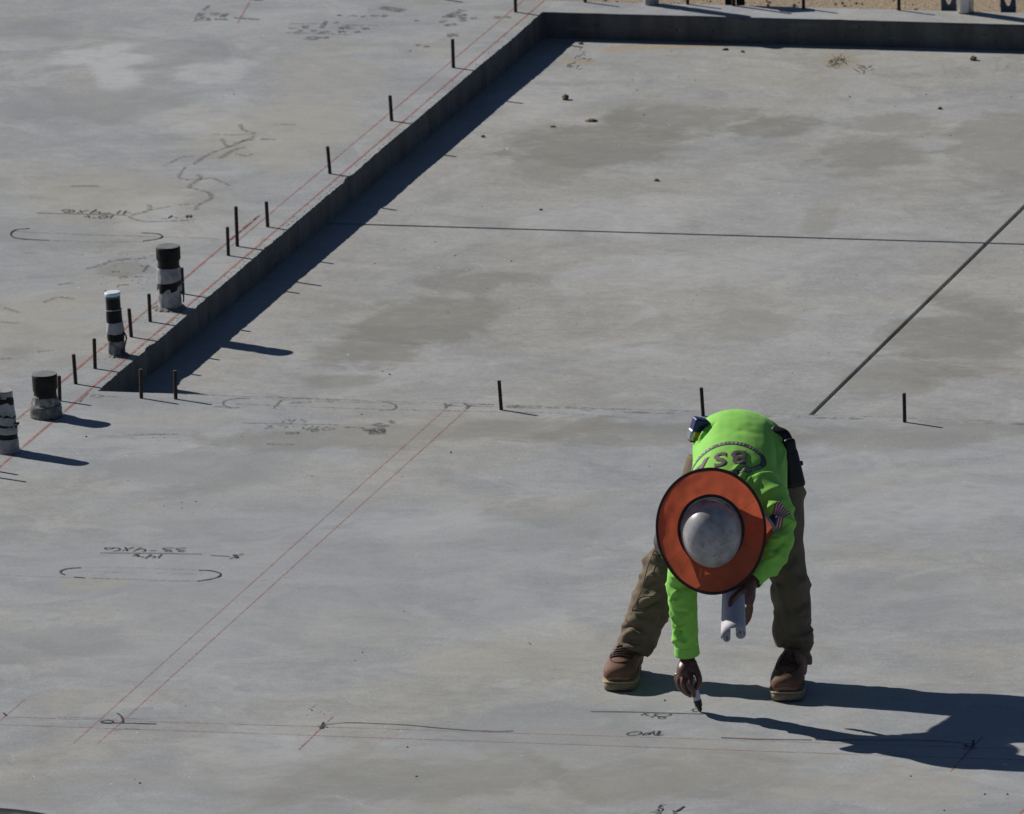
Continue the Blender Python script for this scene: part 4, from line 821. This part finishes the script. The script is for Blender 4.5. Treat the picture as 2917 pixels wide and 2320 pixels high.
C0, n0 = hit(2062, 1304); nb = Vector((0.0, -0.30, 0.954)); 
a1, _ = hit(2010, 1318); a2, _ = hit(2112, 1297); ex = (a1 - a2); ex = (ex - nb * ex.dot(nb)).normalized(); ey = -ex.cross(nb).normalized()
if ey.y > 0: ey = -ey                                                              # print reads upright towards the collar
fr = (C0, ex, ey, nb)
LA, LB, TH = .146, .086, .0095; ring = []
for k in range(96):
    a, b = 2 * math.pi * k / 96, 2 * math.pi * (k + 1) / 96
    def e(t, d): return ((LA - d) * math.cos(t), (LB - d) * math.sin(t))
    ring.append((e(a, -TH), e(b, -TH), e(b, TH), e(a, TH)))
patch(ring, M['ink'], 'print_ring', fr, .0016, shirt)
big = [(c, x) for c, x in zip('BSA', (-.060, .010, .092))]
for c, x in big:
    text_patch([(flat_text(c, .105, .0042, .12), Matrix.Translation((x, .002, 0)))], M['print_red'], 'print_outline', fr, .0018, shirt)
    text_patch([(flat_text(c, .105, .0020, .12), Matrix.Translation((x, .002, 0)))], M['ink'], 'print_letter', fr, .0030, shirt)
items = []
def arc_text(s, t0, t1, up):
    for i, c in enumerate(s):
        if c == ' ': continue
        t = t0 + (t1 - t0) * i / (len(s) - 1); x, y = LA * math.cos(t), LB * math.sin(t); tx, ty = -LA * math.sin(t), LB * math.cos(t); ang = math.atan2(ty, tx) + (math.pi if up else 0)
        items.append((flat_text(c, .0155, .0002), Matrix.Translation((x, y, 0)) @ Matrix.Rotation(ang, 4, 'Z')))
arc_text('BEST SERVICE AVAILABLE', rad(208), rad(332), False); arc_text('PRODUCTS', rad(150), rad(104), True)
text_patch(items, M['print_pale'], 'print_small_letters', fr, .0028, shirt)['kind'] = 'stuff'
# flag on the sleeve
Cf, nf = hit(2218, 1466); p1, _ = hit(2232, 1446); exf = (p1 - Cf); exf = (exf - nf * exf.dot(nf)).normalized(); eyf = nf.cross(exf).normalized(); frf = (Cf, exf, eyf, nf)
FW, FH = .082, .046; st = FH / 13
patch([((-FW/2, -FH/2 + i*st), (FW/2, -FH/2 + i*st), (FW/2, -FH/2 + (i+1)*st), (-FW/2, -FH/2 + (i+1)*st)) for i in range(0, 13, 2)], M['flag_red'], 'flag_stripes', frf, .0016, shirt)
patch([((-FW/2, -FH/2 + i*st), (FW/2, -FH/2 + i*st), (FW/2, -FH/2 + (i+1)*st), (-FW/2, -FH/2 + (i+1)*st)) for i in range(1, 13, 2)], M['flag_white'], 'flag_stripes', frf, .0016, shirt)
patch([((-FW/2 - .001, -FH/2 + .018), (-FW/2 + .034, -FH/2 + .018), (-FW/2 + .034, FH/2 + .001), (-FW/2 - .001, FH/2 + .001))], M['flag_blue'], 'flag_canton', frf, .0028, shirt)

# ---- body: one continuous skin
wR = armR[-1]; wL = armL[-1]; mt_tip = Lg(1996, 2029)
bm = bmesh.new()
tube(bm, [t_ + Vector((0, 0, -.004)) for t_ in torso[1:]] + [head_c + Vector((0, .06, .0))], [(r[0] - .03, r[1] - .03) for r in torso_r[1:5]] + [(.062, .062), (.056, .06)], 24, (1, 0, 0), 5)
for A, R_ in ((armR, armR_r), (armL, armL_r)): tube(bm, A, [max(.026, r - .022) for r in R_], 16, (1, 0, 0), 5)
tube(bm, pelvis, [(r[0] - .03, r[1] - .03) for r in pelvis_r], 20, (1, 0, 0), 4)
for A, R_ in ((legR, legR_r), (legL, legL_r)): tube(bm, A, [max(.034, r - .028) for r in R_], 16, (1, 0, 0), 4)
Mh = Matrix((Vector((1, 0, 0)), -HA.cross(Vector((1, 0, 0))).normalized(), HA)).transposed()    # head axes: side, face-down, crown
FD = Vector((0, -.03, -1)).normalized()                                           # the face looks down
ellipsoid(bm, head_c, (.074, .094, .112), Mh); ellipsoid(bm, head_c - HA * .06 + FD * .03, (.056, .06, .07), Mh)
ellipsoid(bm, head_c + FD * .098 - HA * .02, (.015, .022, .028), Mh)                                                # nose
ellipsoid(bm, head_c + FD * .082 - HA * .068, (.026, .012, .010), Mh); ellipsoid(bm, head_c + FD * .076 - HA * .098, (.024, .022, .018), Mh)   # mouth, chin
ellipsoid(bm, head_c + FD * .086 + HA * .022, (.055, .014, .010), Mh)                                               # brow
for s in (-1, 1): ellipsoid(bm, head_c + Vector((s * .078, 0, 0)) - HA * .02 - FD * .008, (.010, .020, .032), Mh)    # ears
# right hand on the marker
kn = [L(1965, 1926, -.362), L(1950, 1921, -.350), L(1936, 1921, -.332), L(1928, 1924, -.312)]
palm_c = (kn[0] + kn[3]) * .5
tube(bm, [wR + Vector((0, 0, .03)), wR + Vector((.002, -.004, -.012)), L(1957, 1893, -.318), L(1952, 1915, -.333), L(1953, 1932, -.336)], [(.028, .025), (.027, .024), (.032, .030), (.033, .035), (.028, .030)], 18, (1, 0, 0), 5)
def finger(js, r0, r1): tube(bm, js, list(np.linspace(r0, r1, len(js))), 10, (1, 0, 0), 4); ellipsoid(bm, js[0], (r0 * 1.12,) * 3, None, 10); ellipsoid(bm, js[-1], (r1,) * 3, None, 10)
finger([kn[0], L(1968, 1948, -.384), L(1973, 1966, -.384), L(1977, 1982, -.374)], .0120, .0090)
finger([kn[1], L(1946, 1946, -.372), L(1953, 1967, -.370), L(1966, 1982, -.360)], .0122, .0092)
finger([kn[2], L(1934, 1946, -.350), L(1943, 1965, -.348), L(1958, 1978, -.342)], .0116, .0088)
finger([kn[3], L(1929, 1943, -.326), L(1937, 1960, -.324), L(1950, 1970, -.322)], .0104, .0080)
finger([L(1974, 1890, -.332), L(1986, 1917, -.352), L(1992, 1940, -.364), L(1984, 1960, -.364)], .0150, .0102)
for q0, q1 in ((kn[1], wR), (kn[2], wR)): tube(bm, [q0.lerp(q1, .1) + Vector((-.004, -.018, .004)), q0.lerp(q1, .7) + Vector((-.006, -.02, 0))], [.004, .003], 6, (1, 0, 0), 3)   # tendons
# left hand round the rolled plans
tube(bm, [wL + (armL[-2] - wL).normalized() * .03, wL, L(2131, 1672, -.392), L(2126, 1700, -.408), L(2124, 1722, -.413)], [.026, (.027, .022), (.031, .022), (.034, .019), (.028, .016)], 18, (1, 0, 0), 5)
finger([L(2114, 1682, -.415), L(2097, 1696, -.462), L(2082, 1714, -.492), L(2081, 1737, -.508)], .0135, .0095)
for i, (bx, by) in enumerate(((2137, 1715), (2134, 1728), (2129, 1736), (2120, 1738))):
    finger([L(bx, by, -.412 + .008 * i), L(bx + 2, by + 24, -.405 + .010 * i), L(bx - 6, by + 42, -.392 + .010 * i), L(bx - 22, by + 44, -.380 + .008 * i)], .0102, .0078)
me = remesh(bm, 0.0036, 2)
body = link('body', me, M['skin'], person)
bm = bmesh.new(); ellipsoid(bm, head_c - FD * .006 + HA * .004, (.080, .094, .112), Mh, 24)
bmesh.ops.bisect_plane(bm, geom=bm.verts[:] + bm.edges[:] + bm.faces[:], plane_co=head_c + FD * .045, plane_no=FD, clear_outer=True)
link('hair', mesh_of(bm, 'hair', True), M['hair'], body)
for s in (-1, 1):
    bm = bmesh.new(); ellipsoid(bm, head_c + FD * .084 + Vector((s * .030, 0, 0)), (.013, .009, .009), Mh, 12); link('eye', mesh_of(bm, 'e', True), M['white_cap'], body)

# ---- boots
def boot(toe, yaw):
    e = empty('boot', toe, yaw); e.parent = person; e.scale = (1.16, 1.08, 1.10)                                 # local +y runs from toe back to heel
    LN, bm = .305, bmesh.new()
    prof = [(.0, .022, .0), (.012, .042, .004), (.04, .051, .002), (.09, .0545, -.001), (.15, .046, -.003), (.20, .037, -.001), (.24, .036, 0), (.275, .030, 0), (LN - .012, .012, 0)]
    pl = catmull([(p[1], p[0], p[2]) for p in prof], 5)
    outl = [(q[0] + q[2], q[1]) for q in pl] + [(-q[0] + q[2], q[1]) for q in pl[::-1]]
    def slab_(z0, z1, k0, k1, nm, mat, rocker=0.0):
        b = bmesh.new(); cy = LN / 2
        zz = lambda y: rocker * max(0, (.05 - y) / .05) ** 2
        R = [[b.verts.new((x * k * (1 - .17 * min(1, max(0, (y - .16) / .06))), cy + (y - cy) * (1 + (k - 1) * .35), z + zz(y))) for x, y in outl] for z, k in ((z0, k0), ((z0 + z1) / 2, (k0 + k1) / 2 * 1.02), (z1, k1))]
        n = len(outl)
        for A, B in zip(R, R[1:]):
            for j in range(n): b.faces.new((A[j], A[(j + 1) % n], B[(j + 1) % n], B[j]))
        b.faces.new(R[0][::-1]); b.faces.new(R[-1]); o = link(nm, mesh_of(b, nm, False), mat, e)
        for p in o.data.polygons: p.use_smooth = len(p.vertices) == 4
        return o
    so = slab_(0.001, .026, .98, 1.03, 'sole', M['sole'], .006); slab_(.0262, .031, 1.05, 1.05, 'welt', M['welt'], .006)
    # vamp, toe box and quarter
    tube(bm, [(0, .008, .046), (0, .03, .056), (0, .075, .063), (0, .12, .072), (0, .17, .082), (0, .23, .070), (0, .282, .062)], [(.034, .019), (.048, .033), (.053, .040), (.050, .047), (.046, .054), (.044, .050), (.037, .042)], 24, (1, 0, 0), 6)
    tube(bm, [(0, .222, .04), (0, .218, .08), (.006, .216, .100), (.014, .220, .115)], [(.042, .070), (.043, .066), (.042, .056), (.036, .046)], 24, (1, 0, 0), 6)
    tube(bm, [(0, .12, .085), (.002, .150, .104), (.008, .164, .120)], [(.028, .016), (.027, .016), (.025, .010)], 16, (1, 0, 0), 5)
    me = remesh(bm, .0045, 4)
    a, n = vcoords(me); up = a[:, 2] > .055                                       # moccasin seam pressed round the toe
    a[:, 2] = np.maximum(a[:, 2], .029); setco(me, a)
    def nearest(x, y): return next((Vector((x, y, z)) for z in [0]), None)
    bv_ = BVHTree.FromPolygons([v.co for v in me.vertices], [tuple(p.vertices) for p in me.polygons])
    upo = link('upper', me, M['leather'], e)
    seam = []
    for t in np.linspace(0, 1, 25):
        th = math.pi * t; x, y = .038 * math.cos(th), .118 - .082 * math.sin(th); h = bv_.ray_cast(Vector((x, y, .4)), Vector((0, 0, -1)))
        if h[0] is not None: seam.append(h[0] + Vector((0, 0, .0005)))
    b = bmesh.new(); tube(b, seam, [.0026] * len(seam), 6, (0, 0, 1), 1); link('toe_seam', mesh_of(b, 's', True), M['seam'], upo)
    # toe cap panel outside the seam
    for s in (-1, 1):                                                              # eyestay edges
        pts = []
        for t in np.linspace(0, 1, 10):
            x, y = s * (.026 - .004 * t), .088 + .085 * t; h = bv_.ray_cast(Vector((x, y - .25, .10 + .30 * t)), Vector((0, .8, -.6)).normalized())
            h = bv_.find_nearest(Vector((x, .092 + .05 * t, .085 + .085 * t)))
            pts.append(h[0] + h[1] * .001)
        b = bmesh.new(); tube(b, pts, [.0030] * len(pts), 6, (1, 0, 0), 2); link('eyestay', mesh_of(b, 's', True), M['seam'], upo)
    for k in range(5):
        t = k / 4; y, z = .096 + .044 * t, .086 + .042 * t; pts = []
        for x in np.linspace(-.024, .024, 7):
            h = bv_.find_nearest(Vector((x, y - .012, z + .006 * (k % 2) * (1 if x > 0 else -1)))); pts.append(h[0] + h[1] * .003)
        b = bmesh.new(); tube(b, pts, [.0027] * 7, 6, (0, 0, 1), 2); link('lace', mesh_of(b, 'l', True), M['lace'], upo)
    # scuffed toe rand
    b = bmesh.new(); rows = []
    for z, k in ((.031, 1.0), (.042, 1.0), (.052, .97)):
        row = []
        for t in np.linspace(-1, 1, 25):
            y = .004 + .10 * abs(t) ** 1.6; x = .056 * math.copysign(abs(t) ** .62, t) if t else 0
            h = bv_.find_nearest(Vector((x * 1.05, y - .004, z))); row.append(b.verts.new(h[0] + h[1] * .0018))
        rows.append(row)
    for A, B in zip(rows, rows[1:]):
        for j in range(24): b.faces.new((A[j], A[j + 1], B[j + 1], B[j]))
    link('toe_rand', mesh_of(b, 'r', True), M['toe_leather'], upo)
    return e
tR = Lg(1757, 1973); tL = Lg(2235, 2002)
boot(tR, rad(-13)); boot(tL, rad(-10))

# ---- hard hat with a sun shade
hc = L(2026, 1515, -.435)
hat = empty('hard_hat', hc); hat.parent = person
wv = Vector((0.0, -0.993, -0.05)).normalized(); vv = Vector((.062, 0, -1)); vv = (vv - wv * vv.dot(wv)).normalized(); uv = vv.cross(wv).normalized()
hat.matrix_parent_inverse = Matrix.Identity(4)
hat.matrix_local = Matrix.Translation(hc) @ Matrix((uv, vv, wv)).transposed().to_4x4()      # x side, y front of hat (down), z crown
tag(hat, 'grey scuffed hard hat with orange sun brim')
def rings_mesh(rows, name, mat, parent, close=None, smooth=True, solid=0.0):
    b = bmesh.new(); R = [[b.verts.new(p) for p in row] for row in rows]; n = len(R[0])
    for A, B in zip(R, R[1:]):
        for j in range(n): b.faces.new((A[j], A[(j + 1) % n], B[(j + 1) % n], B[j]))
    if close: b.faces.new(R[-1])
    o = link(name, mesh_of(b, name, smooth), mat, parent)
    if solid: m_ = o.modifiers.new('s', 'SOLIDIFY'); m_.thickness = solid
    return o
N = 96; ang = [2 * math.pi * k / N for k in range(N)]
rows = []
for i in range(25):                                                                # dome with three shallow crown ribs
    ph = i / 24 * math.pi / 2; r = math.cos(ph) ** .86 if i < 24 else .004; z = .132 * math.sin(ph) ** .95; row = []
    for a in ang:
        x, y = .1105 * r * math.cos(a), (.127 + .003 * math.sin(a)) * r * math.sin(a) + .002; rib = 0.0
        if -.02 < y or True: rib = .0022 * math.exp(-(x / .009) ** 2) * (1 - r) * .8
        row.append((x, y, z + rib - .006))
    rows.append(row)
sh = rings_mesh(rows, 'shell', M['shell'], hat, True)
rings_mesh([[(.1108 * math.cos(a), .1275 * math.sin(a) + .002, -.004) for a in ang], [(.122 * math.cos(a), (.142 if math.sin(a) > 0 else .136) * math.sin(a) + .002, -.012) for a in ang], [(.124 * math.cos(a), (.144 if math.sin(a) > 0 else .138) * math.sin(a) + .002, -.016) for a in ang]], 'shell_rim', M['shell'], hat, solid=.003)
def brim_pt(a, u):
    """u = 0 at the inner hem, 1 at the outer hem"""
    ri = (.117, .131); ro = (.196, .236); sx = ri[0] + (ro[0] - ri[0]) * u; sy = ri[1] + (ro[1] - ri[1]) * u
    x, y = sx * math.cos(a), sy * math.sin(a) - .006 * (1 - u)
    z = -.004 + .012 * math.sin(math.pi * u) * .4 - .026 * u * math.cos(a) ** 2 + .008 * u * math.sin(a) + .007 * u * noise.noise(Vector((math.cos(a) * 1.8, math.sin(a) * 1.8, u * 1.5))) + .004 * noise.noise(Vector((math.cos(a) * 4, math.sin(a) * 4, u * 3 + 4)))
    return Vector((x, y, z))
br = rings_mesh([[brim_pt(a, i / 10) for a in ang] for i in range(11)], 'sun_brim', M['orange'], hat)
def hem(pts, name, mat, parent, ra, rb):
    b = bmesh.new(); tube(b, pts + pts[:2], [(ra, rb)] * (len(pts) + 2), 8, (0, 0, 1), 1, False); return link(name, mesh_of(b, name, True), mat, parent)
hem([brim_pt(a, 1.0) for a in ang], 'outer_binding', M['binding'], br, .0022, .0062); hem([brim_pt(a, .0) for a in ang], 'inner_binding', M['binding'], br, .0022, .0058)
for k in (28, 45, 118, 152, 205, 330):                                            # panel seams
    a = rad(k); b = bmesh.new(); tube(b, [brim_pt(a, u) + Vector((0, 0, .0008)) for u in np.linspace(.06, .95, 8)], [.0004] * 8, 5, (0, 0, 1), 1); link('brim_seam', mesh_of(b, 's', True), M['orange'], br)
# elastic gusset between shell and brim
rings_mesh([[(.1235 * math.cos(a), .140 * math.sin(a) + .001, -.015) for a in ang], [brim_pt(a, .0) + Vector((0, 0, -.002)) for a in ang]], 'gusset', M['strap'], hat)
# neck cape hanging behind the brim
rows = []
for i in range(10):
    u = i / 9; row = []
    for t in np.linspace(-1, 1, 41):
        a = -math.pi / 2 + t * rad(122); gg = math.exp(-((rad(122) - abs(t) * rad(122)) / rad(48)) ** 2); fl_ = .118 + u * (.055 + (.082 if math.cos(a) < 0 else .052) * gg)
        x = fl_ * math.cos(a) * (1 + .05 * noise.noise(Vector((t * 3, u, 2)))); y = (.134 + .03 * u) * math.sin(a) + .03 * u; z = -.022 - .115 * u ** 1.1 + .008 * noise.noise(Vector((t * 5, u * 2, 7)))
        row.append(Vector((x, y, z)))
    rows.append(row)
b = bmesh.new(); R = [[b.verts.new(p) for p in r] for r in rows[:9]]
for A, B in zip(R, R[1:]):
    for j in range(40): b.faces.new((A[j], A[j + 1], B[j + 1], B[j]))
cape = link('neck_cape', mesh_of(b, 'cape', True), M['orange'], hat)
b = bmesh.new(); R = [[b.verts.new(p + Vector((0, 0, -.0008))) for p in r] for r in rows[8:]]
for j in range(40): b.faces.new((R[0][j], R[0][j + 1], R[1][j + 1], R[1][j]))
link('reflective_hem', mesh_of(b, 'hem', True), M['reflect'], cape)

# ---- things the worker carries
mk_dir = (L(1971, 1940, -.352) - mt_tip).normalized(); mk = empty('marker_pen', OP); mk.matrix_world = Matrix.Translation((Matrix.Translation(OP) @ Matrix.Rotation(PSI, 4, 'Z')) @ mt_tip) @ Matrix.Rotation(PSI, 4, 'Z') @ mk_dir.to_track_quat('Z', 'Y').to_matrix().to_4x4()
tag(mk, 'fat black and white marker pen gripped in the worker\'s right hand, tip on slab', 'marker pen')
M['pen_white'] = simple('white_pen_barrel', (0.50, 0.50, 0.62), (0.44, 0.44, 0.55), 0.4, 20); M['pen_black'] = simple('black_pen_plastic', (0.008, 0.008, 0.009), (0.012, 0.012, 0.013), 0.35, 30)
def turned(prof, name, mat, parent, n=28):
    b = bmesh.new(); tube(b, [(0, 0, z) for z, r in prof], [r for z, r in prof], n, (1, 0, 0), 1); o = link(name, mesh_of(b, name, False), mat, parent)
    for p in o.data.polygons: p.use_smooth = len(p.vertices) == 4
    return o
turned([(0.0012, .0030), (.003, .0045), (.010, .0052)], 'nib', M['pen_black'], mk); turned([(.006, .0066), (.010, .0085), (.022, .0100), (.0235, .0136), (.046, .0150), (.048, .0145)], 'collar', M['pen_black'], mk)
turned([(.0475, .0138), (.050, .0143), (.132, .0143), (.137, .013), (.139, .006)], 'barrel', M['pen_white'], mk)

pr = empty('rolled_plans', OP, PSI); tag(pr, 'white rolled paper plans hanging from the worker\'s left hand', 'paper roll')
M['paper'] = fabric('white_paper', (0.62, 0.60, 0.63), (0.56, 0.54, 0.57), 0.7, 300, .0002, 30)
t = NT('printed_paper'); o_ = t.obj(); f, _ = t.noise(t.mapping(o_, (1, .18, .18)), 420, 3, .6); t.base(t.mix(t.math('MULTIPLY', t.ramp(f, .56, .66), .45), (0.46, 0.44, 0.475), (0.22, 0.22, 0.27))); t.set(Roughness=.7); M['paper'] = t.m
pe = L(2090, 1806, -.625); ptop = L(2090, 1650, -.335); ax = (pe - ptop).normalized(); sx_ = Vector((1, 0, 0)); sx_ = (sx_ - ax * sx_.dot(ax)).normalized(); fy = sx_.cross(ax).normalized()
if fy.y > 0: fy = -fy                                                               # towards the viewer
cs = []
def spiral(cx, cy, r0, r1, a0, a1, n): return [(cx + (r0 + (r1 - r0) * i / n) * math.cos(a0 + (a1 - a0) * i / n), cy + (r0 + (r1 - r0) * i / n) * math.sin(a0 + (a1 - a0) * i / n)) for i in range(n + 1)]
cs += spiral(-.026, -.020, .004, .0150, rad(-620), rad(-180), 40)                  # left curl, winding outwards
cs += [(-.0408, -.016), (-.038, .000), (-.026, .014), (-.010, .021), (.008, .023), (.024, .019), (.036, .011)]
cs += spiral(.022, -.002, .0200, .006, rad(25), rad(-560), 46)
cs = [(x * 1.02, y * 1.12) for x, y in cs]; LNp = (pe - ptop).length
for k, (off, nm) in enumerate(((0.0, 'sheet'), (-.0016, 'sheet'), (-.0032, 'sheet'))):
    b = bmesh.new(); rows = []; P2 = [Vector((x, y, 0)) for x, y in cs]
    for i in range(9):
        u = i / 8; row = []
        for j, q in enumerate(P2):
            tg = (P2[min(j + 1, len(P2) - 1)] - P2[max(j - 1, 0)]).normalized(); nrm = Vector((-tg.y, tg.x, 0)); qq = q - nrm * (-off if nrm.y > 0 or True else off)
            row.append(b.verts.new(ptop + ax * (LNp * (u - .0) - k * .002) + sx_ * (qq.x * (.90 + .16 * u)) + fy * (qq.y * (.75 + .40 * u ** 2))))
        rows.append(row)
    for A, B in zip(rows, rows[1:]):
        for j in range(len(A) - 1): b.faces.new((A[j], A[j + 1], B[j + 1], B[j]))
    o = link(nm, mesh_of(b, nm, True), M['paper'], pr); m_ = o.modifiers.new('s', 'SOLIDIFY'); m_.thickness = .0011

def oriented(name, c, xdir, zdir, label, cat):
    zdir = zdir.normalized(); xdir = (xdir - zdir * xdir.dot(zdir)).normalized(); yd = zdir.cross(xdir)
    e = empty(name, OP); e.matrix_world = Matrix.Translation(OP) @ Matrix.Rotation(PSI, 4, 'Z') @ (Matrix.Translation(c) @ Matrix((xdir, yd, zdir)).transposed().to_4x4()); return tag(e, label, cat)
M['tape_blue'] = simple('blue_plastic', (0.010, 0.022, 0.11), (0.008, 0.016, 0.085), 0.45, 20, spec=0.35); M['tape_chrome'] = simple('chrome_plastic', (0.42, 0.43, 0.44), (0.28, 0.29, 0.30), 0.28, 25, 0.8); M['tape_yellow'] = simple('orange_yellow_label', (0.55, 0.26, 0.02), (0.48, 0.22, 0.02), 0.5, 30)
tc = L(1988, 1226, .22); up_ = (L(1999, 1190, .27) - L(1978, 1260, .27)); tm = oriented('tape_measure', tc, Vector((1, .35, 0)), up_, 'blue and chrome tape measure with a yellow label clipped at the worker\'s hip', 'tape measure')
b = bmesh.new(); box(b, (0, 0, .022), (.056, .045, .050), None, .010, 4); link('upper_case', mesh_of(b, 'c', True), M['tape_blue'], tm)
b = bmesh.new(); box(b, (-.002, 0, -.019), (.060, .047, .044), None, .012, 4); lc = link('lower_case', mesh_of(b, 'c', True), M['tape_chrome'], tm)
b = bmesh.new(); box(b, (-.004, -.0240, -.016), (.026, .002, .026), None, .0008, 1); link('side_label', mesh_of(b, 'c'), M['tape_yellow'], lc); b = bmesh.new(); box(b, (-.010, -.004, -.043), (.030, .026, .006), None, .002, 2); link('mouth', mesh_of(b, 'c'), M['pen_black'], lc)
pc = L(2258, 1316, .16); po = oriented('tool_pouch', pc, Vector((1, .2, .0)), (L(2252, 1250, .22) - L(2272, 1385, .18)), 'black leather pouch hanging from the belt at the worker\'s left hip', 'pouch')
b = bmesh.new(); box(b, (-.004, 0, -.022), (.068, .05, .150), None, .020, 5)
for v in b.verts: v.co.x *= 1 + (-.30 * (v.co.z + .02) / .09 if v.co.z > -.02 else .0); v.co.x += .004 * (-v.co.z / .09)
link('holster', mesh_of(b, 'c', True), M['black_cloth'], po)
b = bmesh.new(); box(b, (-.004, -.002, .048), (.046, .046, .080), None, .018, 4); fp = link('flap', mesh_of(b, 'c', True), M['black_cloth'], po)
b = bmesh.new(); box(b, (.032, 0, -.010), (.010, .016, .018), None, .004, 2); link('snap', mesh_of(b, 'c', True), M['black_cloth'], po)
b = bmesh.new(); tube(b, [(-.012, 0, .055), (-.006, .002, .085), (-.018, .008, .112), (-.05, .03, .135)], [(.018, .005)] * 4, 10, (1, 0, 0), 6); link('strap', mesh_of(b, 's', True), M['black_cloth'], po)
